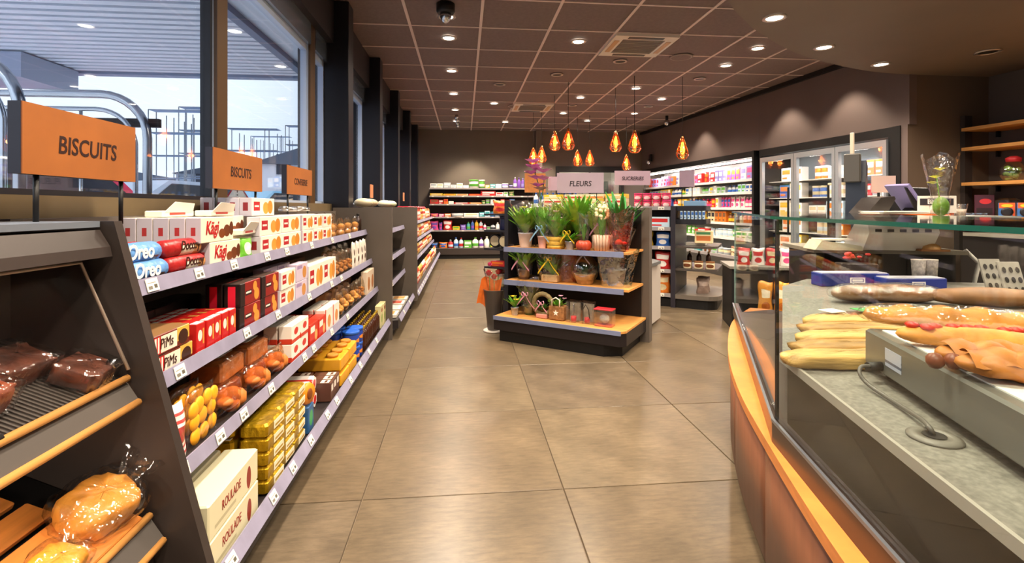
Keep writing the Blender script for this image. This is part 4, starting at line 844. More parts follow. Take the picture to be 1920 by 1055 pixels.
def cool_lamp(t, z, e, off=-.1):
    d = bpy.data.lights.new('cooler_tube_light', 'AREA'); d.energy = e; d.shape = 'RECTANGLE'; d.size = 1.3; d.size_y = .05; d.color = (1,.96,.9)
    o = bpy.data.objects.new('cooler_tube_light', d); COL.objects.link(o); o.location = RW(t, off, z)
    v = Vector((-RN.x, -RN.y, 0))*.3+Vector((0,0,-1)); o.rotation_euler = v.to_track_quat('-Z','Y').to_euler(); o.rotation_euler.z += 0
    return o
for t in (3.4, 4.8, 6.2):
    o = cool_lamp(t, 1.98, 11); o.data.shape = 'SQUARE'; o.data.size = .3
# ================================================================ FREEZER DOORS
fz = empty('glass_door_freezer', (*RB, 0), 0, 'three door upright glass freezer cabinet in the right wall', 'freezer')
STEEL = mat('aeb6bd', .3, metal=.6)
fb = lambda fn, n, m, par=fz: cbuild(fn, n, m, par)
F0, F1 = .18, 2.55
fb(lambda b: rbox(b,F0,F1,-.62,-.58,0,HZ), 'back_panel', mat('7d8286', .5)); fb(lambda b: rbox(b,F0,F1,-.6,.0,2.03,HZ), 'header', BLK); fb(lambda b: rbox(b,F0,F1,-.6,.0,0,.2), 'plinth', DARK)
fb(lambda b: rbox(b,F0,F0+.06,-.6,.0,.2,2.03), 'side_wall', BLK); fb(lambda b: rbox(b,F1-.05,F1,-.6,.0,.2,2.03), 'side_wall', BLK)
DW = (F1-F0-.11)/3
FZS = [1.62,1.36,1.10,.84,.58,.32]
for z in FZS: fb(lambda b: rbox(b,F0+.06,F1-.05,-.57,-.14,z-.02,z-.008), 'shelf', WHITE)
for i in range(3):
    a = F0+.06+DW*i; c = a+DW-.01
    dr = fb(lambda b: (rbox(b,a,a+.05,-.02,.03,.22,2.0), rbox(b,c-.05,c,-.02,.03,.22,2.0), rbox(b,a+.05,c-.05,-.02,.03,1.93,2.0), rbox(b,a+.05,c-.05,-.02,.03,.22,.3)), 'door', STEEL)
    fb(lambda b: rbox(b,a+.05,c-.05,.0,.008,.3,1.93), 'pane', film(k=.16,bump=0,rough=.03,name='door_glass'), dr); fb(lambda b: rbox(b,a+.07,a+.09,.04,.06,.8,1.5), 'door_handle', BLK, dr)
    fb(lambda b: rbox(b,a+.1,a+.13,-.1,-.07,.35,1.9), 'light_tube', mat('fff6e6', .5, emit=5))
    o = cool_lamp((a+c)/2, 1.95, 4, -.09); o.data.shape = 'SQUARE'; o.data.size = .2
    for j, z in enumerate(FZS[:5]):
        sp = genrow('XXJ' if i < 2 else 'XXX', ('weoswr','wboewc','cwbyow')[i], DW-.12, (11,15) if i < 2 else (20,26), (14,20) if i < 2 else (18,22))
        shelfrow(sp, a+.06, z-.008, pc(-.22), 'on '+['top','second','third','fourth','lowest'][j]+' shelf, '+['right','middle','left'][i]+' freezer door')
tag(cbuild(lambda b: rbox(b,F0-.1,F0-.0,-.0,.015,0.0,HZ), 'trim_3', BLK, None), kind='structure')
# ================================================================ FLOWER ISLAND
IS = empty('flower_display', (.321, 4.496, 0), math.radians(-35.6), 'black flower display island with three wooden shelves, centre of shop', 'display'); ic, is_ = math.cos(math.radians(-35.6)), math.sin(math.radians(-35.6))
def IW(u, v): return (.321+u*ic-v*is_, 4.496+u*is_+v*ic)
IRAIL = mat('7f88a8', .35, metal=.2, noise=.06)
MB().prism([(0,0),(.98,0),(1.105,.10),(1.105,.6),(0,.6)], 0, .1).build('kick_plate', BLK, IS)
MB().prism([(-.05,-.02),(1.12,-.02),(1.16,.03),(1.16,.6),(-.05,.6)], .1, .205).build('base', mat('1f1a1c', .35), IS)
MB().prism([(-.05,-.02),(1.13,-.02),(1.16,.02),(1.16,.6),(-.05,.6)], .205, .222).build('wooden_deck', OAK, IS); MB().box(-.05,1.13,-.032,-.02,.19,.225).build('price_rail', IRAIL, IS)
MB().box(-.05,1.19,.6,.69,.0,1.2).build('back_panel', PANEL, IS); MB().box(-.03,1.12,.592,.6,.225,1.18).build('dark_liner', BLK, IS)
for z in (.53,.835):
    sh = MB().box(-.04,1.14,.15,.59,z-.022,z-.004).build('wooden_shelf', OAK, IS); MB().box(-.04,1.10,.135,.15,z-.045,z).build('price_rail', IRAIL, sh)
MB().prism([(.20,.69),(1.06,.69),(1.06,1.55),(.2,1.55)], .03, .62).build('cabinet', mat('b9afa6', .4), IS); MB().prism([(.18,.69),(1.08,.69),(1.1,1.4),(.95,1.58),(.18,1.58)], .62, .65).build('cabinet_top', mat('5c5e5f', .4), IS)
GRN = [mat(c, .45, noise=.25, nscale=20) for c in ('6aa838','4c8a34','a8c848','3c7a48')]
def leaves(n, L, wd, spread, seed, m, up=.6, z0=0, curl=.5, r0=.0):
    R = random.Random(seed); b = MB()
    for i in range(n):
        a = R.uniform(0, 2*PI); l = L*R.uniform(.6, 1.1); t = spread*R.uniform(.4, 1.1); w = wd*R.uniform(.7, 1.2); ca, sa = math.cos(a), math.sin(a)
        def fn(u, v):
            s_ = v*l; r = r0+s_*math.sin(t)*(1+curl*v*.6); z = z0+s_*math.cos(t)-curl*l*.35*v*v; ww = w*math.sin(PI*min(.97,v*.9+.08))**.8*(u-.5)
            return (r*ca-ww*sa, r*sa+ww*ca, z+abs(u-.5)*w*.3)
        b.grid(fn, 2, 6)
    return b.mesh('leaves', m)
def blooms(pts, r, m, seed=0, petals=6):
    R = random.Random(seed); b = MB()
    for p in pts:
        for k in range(petals):
            a = 2*PI*k/petals+R.random(); ca, sa = math.cos(a), math.sin(a)
            b.grid(lambda u, v: (p[0]+(v*r)*ca-(u-.5)*r*.9*math.sin(PI*min(v*.9+.1,1))*sa, p[1]+(v*r)*sa+(u-.5)*r*.9*math.sin(PI*min(v*.9+.1,1))*ca, p[2]+r*.5*v*(1-.3*v)), 2, 3)
        b.sphere((p[0],p[1],p[2]+r*.15), r*.22, 6, 4)
    return b.mesh('flowers', m)
def potm(r, h, m, sq=False, name='pot', rim=1.0): return MB().lathe([(r*.72,0),(r*.78,.004),(r,h*.92),(r*1.04*rim,h*.92),(r*1.04*rim,h),(r*.9,h),(r*.86,h*.9),(.001,h*.88)], 6 if sq else 20, cap=False).mesh(name, m)
def cone(r0, r1, h, m, z0=0, name='cellophane_wrap', seg=18, wav=.08, seed=1):
    R = random.Random(seed); p1, p2 = R.uniform(0,6), R.uniform(0,6)
    def fn(u, v):
        a = 2*PI*u; r = (r0+(r1-r0)*v)*(1+wav*v*math.sin(5*a+p1)+wav*.6*v*math.sin(9*a+p2)); return (r*math.cos(a), r*math.sin(a), z0+h*v+.02*v*math.sin(4*a+p2))
    return MB().grid(fn, seg, 5, closeu=True).mesh(name, m)
CEL = film(k=.32, rough=.1, bump=.8, nscale=14, name='cellophane')
def plant(name, parts, cat='plant'): return dict(name=name, cat=cat, parts=parts, size=(.1,.1,.2))
def ribbon(z, r, m, L=.08, y=-.05):
    b = MB()
    for sg in (-1,1):
        b.grid(lambda u, v: (sg*(v*L*.8), y-.01*math.sin(PI*v)-.004*u, z-v*L+(u-.5)*.014), 1, 5); b.grid(lambda u, v: (sg*(.028*math.sin(PI*v)), y-.01-(u-.5)*.012, z+.03*math.sin(2*PI*v)*.6+.012*v), 1, 8)
    b.sphere((0,y-.008,z), .008, 6, 4); return b.mesh('ribbon', m)
PINK = mat('e6a8c4',.4); YELR = mat('e8c42c',.4); WPOT = mat('d9dbe4',.4); REDW = film(tint=(.95,.35,.3), k=.5, rough=.15, bump=.8, name='red_cellophane')
def ip(k, u, v, z, d, wh, rz=0): p = IW(u, v); put(k, p[0], p[1], z, math.radians(-35.6)+rz, d, wh, sc=1.22 if z > .8 else (1.3 if z > .5 else 1.2))
ZT, ZM, ZD = .831+.001, .527, .223
on1, on2, on3 = 'on the top island shelf', 'on the middle island shelf', 'on the lowest island shelf'
ip(plant('potted_plant',[('pot',potm(.058,.11,WPOT)),('leaves',leaves(90,.26,.045,.6,1,GRN[0],z0=.09)),('pale_leaves',leaves(36,.26,.04,.5,2,GRN[2],z0=.1)),('flowers',blooms([(.05,-.06,.25),(.09,-.04,.2),(.02,-.05,.3)],.03,mat('e8d23c',.5))),('cellophane_wrap',cone(.05,.13,.26,CEL,.08,seed=2))]),.12,.27,ZT,'leafy green and yellow plant in a white pot',on1)
orx = MB(); orx.tube([(0,0,.1),(.01,0,.3),(-.01,-.01,.48),(-.05,-.03,.62)], .004, 6); orx.tube([(0,0,.1),(-.01,0,.3),(.03,-.01,.45),(.05,-.03,.55)], .004, 6)
ip(plant('orchid',[('pot',potm(.055,.11,BLK)),('leaves',leaves(8,.18,.05,1.0,3,GRN[1],z0=.1)),('stems',orx.mesh('stems',GRN[1])),('flowers',blooms([(-.05,-.03,.62),(-.06,-.05,.57),(-.02,-.04,.53),(.0,-.05,.47),(.05,-.04,.52),(.03,-.05,.44),(-.04,-.05,.66),(-.01,-.06,.60),(.05,-.05,.58)],.075,mat('d48cc0',.5,noise=.2,nscale=30),4))]),.16,.50,ZT,'tall pink orchid in a dark pot','on the top island shelf')
ip(plant('potted_plant',[('pot',potm(.035,.09,mat('e8c0bc',.4))),('leaves',leaves(60,.26,.03,.35,5,GRN[0],z0=.08)),('ribbon',ribbon(.15,.05,mat('8fc0e0',.4),.1)),('cellophane_wrap',cone(.035,.09,.28,CEL,.06,seed=5))]),.32,.22,ZT,'small pink pot with ribboned green plant',on1)
wb_ = MB()
for k in range(3): wb_.lathe([(.062+.004*k,.03*k),(.066+.004*k,.03*k+.014),(.062+.004*k,.03*k+.028)], 18, cap=(k==0))
ip(plant('flower_planter',[('basket',wb_.mesh('basket',mat('c9a040',.5,noise=.2,nscale=30))),('leaves',leaves(70,.24,.035,.5,7,GRN[0],z0=.07)),('flowers',blooms([(-.03,-.03,.24),(.02,-.04,.27),(.05,-.02,.22),(.0,-.05,.2),(-.05,0,.28)],.03,mat('efc4c8',.5))),('cellophane_wrap',cone(.07,.12,.26,CEL,.08,seed=8))]),.44,.25,ZT,'wooden ringed planter with pink and white flowers',on1)
ip(plant('potted_plant',[('pot',potm(.05,.1,mat('6a4a34',.5))),('leaves',leaves(110,.36,.045,.4,9,GRN[0],z0=.08)),('pale_leaves',leaves(50,.32,.04,.5,10,GRN[2],z0=.1)),('flowers',blooms([(.06,-.05,.24),(-.04,-.08,.26),(.0,-.09,.2)],.03,mat('e2c43a',.5)))]),.58,.42,ZT,'tall dense green plant with yellow buds',on1)
ip(plant('potted_plant',[('pot',potm(.035,.06,mat('a9b4c4',.3,metal=.5))),('leaves',leaves(34,.09,.03,.9,11,mat('5fa02c',.5),z0=.05)),('ribbon',ribbon(.12,.04,YELR,.07))]),.60,.2,ZT,'low bright green plant in a small silver pot',on1)
pk_ = MB()
for k in range(10):
    a = 2*PI*k/10; pk_.sphere((.03*math.cos(a),.03*math.sin(a),.035),.03,8,6,sz=1.15)
ip(plant('flower_bulb_pot',[('red_pot',pk_.mesh('red_pot',mat('b0442c',.4,noise=.15,nscale=20))),('leaves',leaves(18,.16,.02,.2,13,GRN[1],z0=.06)),('cellophane_wrap',cone(.03,.05,.2,CEL,.06,seed=13))]),.73,.2,ZT,'plant in a ribbed red pumpkin-shaped pot',on1)
hy = MB(); R_ = random.Random(4)
for k in range(40):
    a = R_.uniform(0,6.28); zz = R_.uniform(.22,.32); r_ = .028+.012*math.sin((zz-.22)/.1*PI); hy.sphere((r_*math.cos(a),r_*math.sin(a),zz),.013,6,4)
rp_ = MB(); 
for k in range(14): a = 2*PI*k/14; rp_.tube([(.042*math.cos(a),.042*math.sin(a),0),(.052*math.cos(a),.052*math.sin(a),.11)],.011,6)
rp_.lathe([(.04,0),(.05,.1)],14)
ip(plant('hyacinth',[('ridged_pot',rp_.mesh('ridged_pot',mat('c4a890',.4))),('leaves',leaves(12,.2,.04,.25,15,GRN[1],z0=.08,curl=.2)),('flowers',hy.mesh('flowers',mat('efe6b4',.5))),('cellophane_wrap',cone(.055,.10,.26,CEL,.09,seed=15))]),.88,.24,ZT,'cream hyacinth in a ridged pale pot',on1)
ip(plant('potted_plant',[('pot',potm(.05,.09,mat('7a4a2c',.5))),('leaves',leaves(26,.36,.05,.55,17,mat('2f8a34',.4,noise=.2),z0=.08,curl=.35)),('red_wrap',cone(.05,.11,.16,REDW,.0,'red_wrap',seed=17))]),1.0,.40,ZT,'spiky green plant in red wrap',on1)
ip(plant('wrapped_gift',[('basket',potm(.05,.05,mat('4a2c1c',.6),name='basket')),('fruit',lumps(7,.09,.09,.09,.025,mat('c84a3c',.5),4,'fruit')),('red_wrap',cone(.06,.10,.27,REDW,.01,'red_wrap',seed=19,wav=.14))]),1.04,.24,ZT,'tall red cellophane gift wrap',on1)
ip(plant('wrapped_gift',[('box',MB().bbox(-.05,.05,-.04,.04,0,.1).mesh('box',mat('d8c4b4',.5))),('cellophane_wrap',cone(.06,.1,.2,CEL,.0,seed=23,wav=.16)),('ribbon',ribbon(.18,.04,PINK))]),.8,.42,ZT,'white wrapped gift with pink ribbon',on1)
for u_, v_, sd, mm, dd in ((.33,.44,71,2,'pale green leafy plant in the rear row'),(.46,.5,72,0,'bright green leafy plant in the rear row'),(.76,.45,73,2,'yellow green plant in the rear row'),(.90,.5,74,1,'dark green plant in the rear row')):
    ip(plant('potted_plant',[('pot',potm(.045,.09,mat('8a6a50',.5))),('leaves',leaves(80,.30,.05,.5,sd,GRN[mm],z0=.08)),('flowers',blooms([(.04,-.06,.24),(-.05,-.05,.26),(.0,-.08,.2),(.07,-.02,.18)],.035,mat(('e8dc8c','e8b0b8','f0e6c0','e8c84a')[sd-71],.5),sd))]),u_,v_,ZT,dd,on1)
ip(plant('teapot_ornament',[('figure',MB().lathe([(.02,0),(.04,.02),(.045,.06),(.03,.1),(.035,.13),(.02,.16),(.001,.17)],14,cap=False).mesh('figure',mat('c4282c',.4))),('face',MB().sphere((0,-.03,.13),.018,8,6).mesh('face',mat('f0e4d8',.5)))],'ornament'),.72,.5,ZT+.2,'red figurine above the plants','on the top island shelf') if False else None
ip(plant('potted_plant',[('pot',potm(.045,.07,mat('6a5040',.5))),('leaves',leaves(60,.2,.04,.6,21,GRN[0],z0=.06)),('ribbon',ribbon(.16,.05,PINK,.09,-.06)),('cellophane_wrap',cone(.05,.1,.22,CEL,.02,seed=21))]),.09,.3,ZM,'green plant with long pink ribbon',on2)
ip(plant('potted_plant',[('pot',potm(.05,.06,mat('3c4434',.5))),('leaves',leaves(60,.22,.04,.45,22,GRN[1],z0=.05)),('cellophane_wrap',cone(.06,.09,.25,CEL,.01,seed=22,wav=.14))]),.28,.38,ZM,'dark green plant in a tall clear wrap',on2)
ip(plant('wrapped_gift',[('box',MB().bbox(-.07,.05,-.04,.04,0,.05).mesh('box',mat('c9a878',.6))),('leaves',leaves(40,.17,.035,.6,24,GRN[0],z0=.04)),('ribbon',ribbon(.16,.05,YELR,.1,-.07)),('cellophane_wrap',cone(.07,.08,.2,CEL,.01,seed=24))]),.40,.27,ZM,'clear gift wrap with yellow ribbon',on2)
ip(plant('wrapped_gift',[('brown_card',MB().prism([(-.07,0),(.07,0),(.075,.2),(.05,.22),(-.05,.215),(-.07,.19)],-.02,.02,axis='y').mesh('brown_card',mat('8c4a20',.5,noise=.4,nscale=12)))]+[('cellophane_wrap',cone(.075,.075,.22,film(tint=(1,.75,.55),k=.4,bump=.8),.005,seed=26,wav=.05))]),.51,.36,ZM,'brown and orange wrapped gift',on2)
glb = MB().sphere((0,0,.1),.1,20,12,sz=.95).mesh('glass_globe', film(k=.45,rough=.05,bump=.3,name='globe_wrap'))
ip(plant('wrapped_gift',[('basket',potm(.07,.07,mat('b08a58',.6,noise=.3,nscale=30),name='basket')),('plants',leaves(16,.1,.03,.7,27,GRN[3],z0=.05)),('glass_globe',glb),('bow',ribbon(.2,.05,mat('9aa4b4',.3),.06,-.03))]),.70,.3,ZM,'round clear wrapped basket',on2)
ip(plant('potted_plant',[('white_pot',potm(.062,.115,mat('d9bfb8',.5),name='white_pot')),('leaves',leaves(50,.12,.03,.5,28,mat('5c5a44',.5),z0=.1)),('blue_wrap',cone(.10,.14,.24,film(tint=(.72,.9,.97),k=.7,bump=.9,name='blue_cellophane'),.0,'blue_wrap',seed=28,wav=.12))]),.98,.32,ZM,'pale pot inside blue cellophane',on2)
ip(plant('potted_plant',[('pot',potm(.03,.06,mat('b0b8c0',.3,metal=.4))),('leaves',leaves(26,.12,.025,.6,31,GRN[0],z0=.05)),('flowers',blooms([(.0,-.02,.14),(.03,-.03,.12)],.025,YELR))]),.10,.1,ZD,'little silver pot with yellow flowers',on3)
ip(plant('potted_plant',[('pot',potm(.05,.07,mat('4c5a30',.5))),('leaves',leaves(50,.2,.035,.4,32,mat('6a7a3c',.5),z0=.05)),('ribbon',ribbon(.16,.04,PINK,.11,-.07)),('cellophane_wrap',cone(.06,.1,.24,CEL,.02,seed=32,wav=.12))]),.2,.2,ZD,'olive leafed wrapped plant with pink bow',on3)
ip(plant('wreath_basket',[('hoop',MB().tube([(.075*math.cos(a),-.0,.1+.075*math.sin(a)) for a in [2*PI*k/20 for k in range(20)]],.018,8,closed=True).mesh('hoop',mat('7a6a44',.7,noise=.4,nscale=40))),('leaves',leaves(14,.08,.03,.8,33,GRN[1],z0=.05)),('base_box',MB().bbox(-.045,.045,-.03,.03,0,.03).mesh('base_box',mat('c98a7c',.5))),('ribbon',ribbon(.11,.04,PINK,.06,-.03))],'basket'),.37,.13,ZD,'round wreath basket with pink ribbon',on3)
hb = MB().tube([(-.03,-.042,.1),(-.03,-.042,.15),(0,-.042,.165),(.03,-.042,.15),(.03,-.042,.1)],.005,6).mesh('bag_handle',mat('e8d8c8',.5))
star = MB().prism([(.022*(1 if k%2==0 else .42)*math.sin(PI*k/5), .055+.022*(1 if k%2==0 else .42)*math.cos(PI*k/5)) for k in range(10)],-.0435,-.042,axis='y').mesh('white_star',WHITE)
ip(plant('burlap_plant_bag',[('bag',MB().bbox(-.06,.06,-.042,.042,0,.105,.008).mesh('bag',mat('8c6238',.8,noise=.3,nscale=60))),('bag_handle',hb),('white_star',star),('leaves',leaves(22,.09,.03,.8,35,GRN[0],z0=.08)),('flowers',blooms([(.02,0,.17),(.04,.02,.15)],.02,PINK))],'bag'),.52,.13,ZD,'brown burlap bag with a white star',on3)
def glassbox(w, h, cnt, d, nm='gift_box'):
    return plant(nm, [('clear_box',MB().bbox(-w/2,w/2,-.04,.04,0,h,.003).mesh('clear_box',film(k=.35,bump=.2,name='clear_box')))]+cnt,'gift')
cand = lambda: [('candle',MB().lathe([(.02,.004),(.02,.04)],12).mesh('candle',mat('c42c34',.4))),('backing_card',MB().box(-.04,.04,.03,.034,.003,.13).mesh('backing_card',mat('8a8474',.5,noise=.4,nscale=20)))]
ip(glassbox(.09,.15,cand()+[('star_ornament',MB().lathe([(.004,.05),(.006,.12),(.001,.13)],8,cap=False).mesh('star_ornament',CHROME))],''),.67,.12,ZD,'clear gift box with red candle, left one',on3)
ip(glassbox(.10,.15,cand()+[('chain_ornament',MB().tube([(-.02,-.03,.02),(-.02,-.03,.1),(.0,-.03,.135),(.02,-.03,.1),(.03,-.03,.04)],.004,6).mesh('chain_ornament',BLK))],''),.79,.13,ZD,'clear gift box with red candle and black cord',on3)
ip(glassbox(.13,.115,[('red_lid',MB().bbox(-.066,.066,-.041,.041,.112,.12,.002).mesh('red_lid',mat('c02a34',.4))),('glass_ball',MB().sphere((0,0,.05),.035,12,8).mesh('glass_ball',mat('b8b4a8',.15,noise=.4,nscale=20))),('red_base',MB().box(-.06,.06,-.035,.035,.001,.01).mesh('red_base',mat('b8443c',.4)))],''),.95,.11,ZD,'clear cube gift box with red lid',on3)
def psign(pos, rz, w, h, txt, lab, z0, m=None, size=.06, post=.16, sgn=1):
    t = empty('aisle_sign', (pos[0],pos[1],z0), rz, lab, 'sign', 'category signs standing on the shelving'); MB().box(-w/2,w/2,0,.02,0,h).build('board', m or SGP, t)
    for x in (-w*.35,w*.35): MB().tube([(x,.01,0),(x,.01,-post)],.005,6).build('post', BLK, t)
    if txt: link('lettering', text_mesh(txt, size, mat('3a2e38',.6), .001, .9, .12, .0015), t, (0,-.001,h*.45))
    return t
psign((1.15,4.87), math.radians(-16), .46, .2, 'FLEURS', 'pale lilac FLEURS sign above the flower display', 1.345, size=.075)
# left side rack of the island
sr = empty('side_rack', (*IW(-.36,.25), 0), math.radians(-35.6), 'dark narrow rack with mugs and tins at the left end of flower island', 'rack')
MB().box(.26,.30,0,.42,0,1.27).build('side_panel', mat('23242c',.4), sr); MB().box(.0,.04,.34,.42,.0,1.27).build('upright', mat('23242c',.4), sr)
for z in (.42,.62,.80,.98,1.14): MB().box(0,.26,.04,.42,z-.018,z).build('shelf', mat('23242c',.4), sr)
def sp2(k, u, v, z, d, wh='on the dark rack left of the flowers', **q): p = IW(-.36+u, .25+v); put(k, p[0], p[1], z, math.radians(-35.6), d, wh, **q)
sp2(k_can(.05,.13,mat('20264a',.3),mat('20264a',.3),'blue_canister'),.18,.14,.981,'dark blue canister')
tin = dict(name='round_tin', cat='tin', parts=[('drum',MB().lathe([(.065,-.03),(.068,-.028),(.068,.028),(.065,.03)],20).xf(Matrix.Translation((0,0,.068))@Matrix.Rotation(PI/2,4,'X')).mesh('drum',mat('17161a',.35))),('cream_label',MB().lathe([(.052,-.0),(.052,.002)],20).xf(Matrix.Translation((0,-.031,.068))@Matrix.Rotation(PI/2,4,'X')).mesh('cream_label',mat('d8c8a0',.5)))],size=(.13,.06,.13))
sp2(tin,.07,.16,.801,'round black tin with cream label'); sp2(tin,.20,.12,.801,'round black tin with cream label')
sp2(kk('X','r','o',.16,.05),.13,.14,.621,'red and orange flat box'); sp2(kk('J','e','w',.09,.13),.14,.12,.421,'cream patterned cup'); sp2(kk('G','o','r',.2,.13),.13,.16,1.141,'orange bag')
# flower bucket
p_ = ZP(926, 620, 0); fbk = empty('flower_bucket', p_, 0, 'tall grey floor vase with red roses left of the island', 'vase')
MB().lathe([(.055,.012),(.062,.02),(.10,.40),(.104,.405),(.096,.405),(.09,.36)],20,cap=False).build('vase', mat('57504c',.4), fbk); MB().lathe([(.10,0),(.105,.006),(.10,.014)],20).build('saucer', mat('c9c2ba',.4), fbk)
st = MB(); [st.tube([(x,y,.2),(x*1.5,y*1.4,.55)],.003,5) for x,y in ((-.03,0),(.03,.02),(0,-.03))]; st.build('stems', GRN[1], fbk)
def rose(x, y, z, m, r=.035):
    b = MB()
    for k in range(9):
        a = k*2.4; rr = r*(.25+.08*k)
        b.grid(lambda u, v: (x+(rr*(.5+v*.5))*math.cos(a+(u-.5)*1.6), y+(rr*(.5+v*.5))*math.sin(a+(u-.5)*1.6), z-.02+r*1.3*v*(1-.06*k)), 4, 3)
    return b.build('rose', m, fbk)
RR = mat('b8182c',.5)
rose(-.05,0,.56,RR,.045); rose(.045,.02,.57,RR,.045); rose(0,-.03,.53,RR,.04); rose(-.04,.03,.65,mat('d8487c',.5),.03)
link('cellophane_wrap', cone(.03,.10,.28,CEL,.32,seed=41), fbk)
ow = MB().grid(lambda u, v: (-.17+.2*u+.05*v, .03*math.sin(5*u), .27+.24*v-.1*u*(1-v)+.02*math.sin(7*u)), 6, 5).mesh('orange_paper', mat('e8742c',.5,noise=.1)); link('orange_paper', ow, fbk); 
link('orange_paper', MB().grid(lambda u, v: (.04+.17*u, .07+.03*math.sin(5*u), .42+.18*v-.06*u+.02*math.sin(7*u)), 6, 5).mesh('orange_paper', mat('e8742c',.5,noise=.1)), fbk)
# ================================================================ SNACK GONDOLA behind the island
SA = math.radians(-33); sc_, ss_ = math.cos(SA), math.sin(SA); SO = (2.52, 5.76)
def SWp(u, v): return (SO[0]+u*sc_-v*ss_, SO[1]+u*ss_+v*sc_)
sg_ = empty('snack_gondola', (*SO, 0), SA, 'dark snack gondola with rounded end shelves, right of the flowers', 'shelving')
MB().box(-.055,.0,0,.9,0,1.22).build('end_panel', mat('2a2730',.4), sg_); MB().box(-2.3,-.055,.42,.46,0,1.18).build('back_panel', DARK, sg_); MB().box(-2.3,-.055,.04,.42,0,.10).build('kick_plate', BLK, sg_)
SZ = [1.215,.965,.735,.455,.165]
for z in SZ:
    sh = MB().box(-2.3,-.055,.02,.42,z-.03,z-.01).build('shelf', SHELF, sg_); MB().box(-2.3,-.055,.005,.02,z-.045,z).build('price_rail', GRAIL, sh)
    for k in range(8): MB().box(-.2-k*.26,-.13-k*.26,.002,.005,z-.04,z-.004).build('price_tag', TAGM, sh)
def rshelf(u1, v0, v1, z, th, m, name, r=.14, par=sg_):
    P = [(0,v0),(u1-r,v0)]+[(u1-r+r*math.sin(a), v0+r-r*math.cos(a)) for a in [PI/2*k/5 for k in range(1,6)]]+[(u1-r+r*math.cos(a), v1-r+r*math.sin(a)) for a in [PI/2*k/5 for k in range(0,6)]]+[(0,v1)]
    return MB().prism(P, z-th, z).build(name, m, par)
rshelf(.46,.02,.85,.11,.11,BLK,'end_kick'); rshelf(.5,.0,.9,.16,.05,mat('6a625a',.3),'end_base',.18)
for z in (.47,.74): rshelf(.46,.02,.85,z,.025,mat('4a4440',.35),'end_shelf',.16)
for z in (1.06,1.22): rshelf(.34,.06,.6,z-.0,.06,mat('23232b',.4),'end_tray',.05)
def sp3(off=.10):
    def f(k, x, z, d, wh): p = SWp(-.07-x, off); put(k, p[0], p[1], z, SA+random.uniform(-.04,.04), d, wh)
    return f
nearw = ['on top of the snack gondola','on the second snack gondola shelf','on the third snack gondola shelf','on the fourth snack gondola shelf','on the bottom snack gondola shelf']
jk = k_can(.052,.085,pack('d84a6c',[('e',.5,.4,.13,.3,'efd0d0'),('r',0,.0,1,.12,'c0204c')]),mat('d8286c',.4),'sweets_jar','jar')
for i in range(4):
    for l in range(2): p = SWp(-.12-.115*i,.1); put(jk,p[0],p[1],SZ[0]-.009+.087*l,SA,'pink sweets jar, '+('lower','upper')[l]+' layer','on top of the snack gondola')
for i in range(4):
    for l in range(3):
        c = ('eo','er','ye')[(i+l)%3]; p = SWp(-.74-.29*i,.12); put(k_box(.27,.14,.055,pack(CN[c[0]][0],[('r',.05,.1,.95,.45,CN[c[1]][0]),('r',.3,.55,.7,.85,'efe6d8')]),'sweets_carton') if ('sc',c) not in MC else MC[('sc',c)],p[0],p[1],SZ[0]-.009+.057*l,SA,CN[c[0]][1]+' sweets carton, '+ORD[l]+' layer','on the snack gondola top')
shelfrow("Xcr2413 Xbr2413 Xcr2412 Xcb2412 Xwr2411", .0, SZ[1]-.009, sp3(), nearw[1], .02)
shelfrow("Gbw1818 Gyb1918 Ggy1919 Gry2018 Gwb2017 Gby1918 Ggy1818", .0, SZ[2]-.009, sp3(), nearw[2], .03)
shelfrow("Grw1922 Gro2022 Grw2019 Gyr2018 Grn2019", .0, SZ[3]-.009, sp3(), nearw[3], .03)
shelfrow("Goe2024 Gye2023 Gor2022 Gey2020 Goy2020", .0, SZ[4]-.009, sp3(), nearw[4], .04)
ee = 'on the rounded end of the snack gondola'
for i in range(7): p = SWp(.05+.042*i,.12); put(kk('X','c','b',.03,.10),p[0],p[1],1.061,SA+.2,'pale blue flat packet',ee)
for i in range(7): p = SWp(.05+.042*i,.26); put(kk('X','y','o',.03,.13),p[0],p[1],1.061,SA+.2,'yellow flat packet',ee)
p = SWp(.2,.2); put(k_box(.24,.2,.06,pack('7fa6cc',[]),'blue_box'),p[0],p[1],1.221,SA,'plain light blue box','on the topmost end tray')
for i in range(3): p = SWp(.12+.13*i,.12); put(k_can(.05,.09,pack('e6d6b4',[('e',.5,.5,.16,.3,'6a3c20')]),mat('8a5a34',.4),'coffee_tub'),p[0],p[1],.471,SA,'cream coffee tub','on the rounded middle end shelf')
for i in range(3): p = SWp(.12+.11*i,.32); put(k_bottle(.032,.19,mat('3a2418',.2),mat('c9b48c',.4),name='dark_bottle'),p[0],p[1],.471,SA,'dark bottle',ee)
for i in range(2): p = SWp(.28,.24+.14*i); put(k_bag(.16,.19,.1,pack('8a7468',[('r',.1,.5,.9,.75,'b8a498')],.4,wrinkle=.5),'brown_paper_bag'),p[0],p[1],.161,SA+.6,'grey brown paper bag','on the rounded base shelf')
p = SWp(.2,.3); put(k_box(.22,.2,.03,pack('ded8cc',[]),'flat_pack'),p[0],p[1],.741,SA,'white flat pack','on the upper rounded end shelf')
p = SWp(.3,.2); put(k_box(.2,.12,.15,pack('e9d8a8',[('r',.1,.2,.9,.6,'c8743c'),('r',.1,.7,.9,.9,'4a8a5a')]),'cake_box'),p[0],p[1],.772,SA,'colourful cream cake box',ee)
sgn = SWp(-.62,.44); psign(sgn, math.radians(-3), .48, .19, 'SUCRERIES', 'pale pink SUCRERIES sign above the snack gondola', 1.50, size=.068, post=.3)
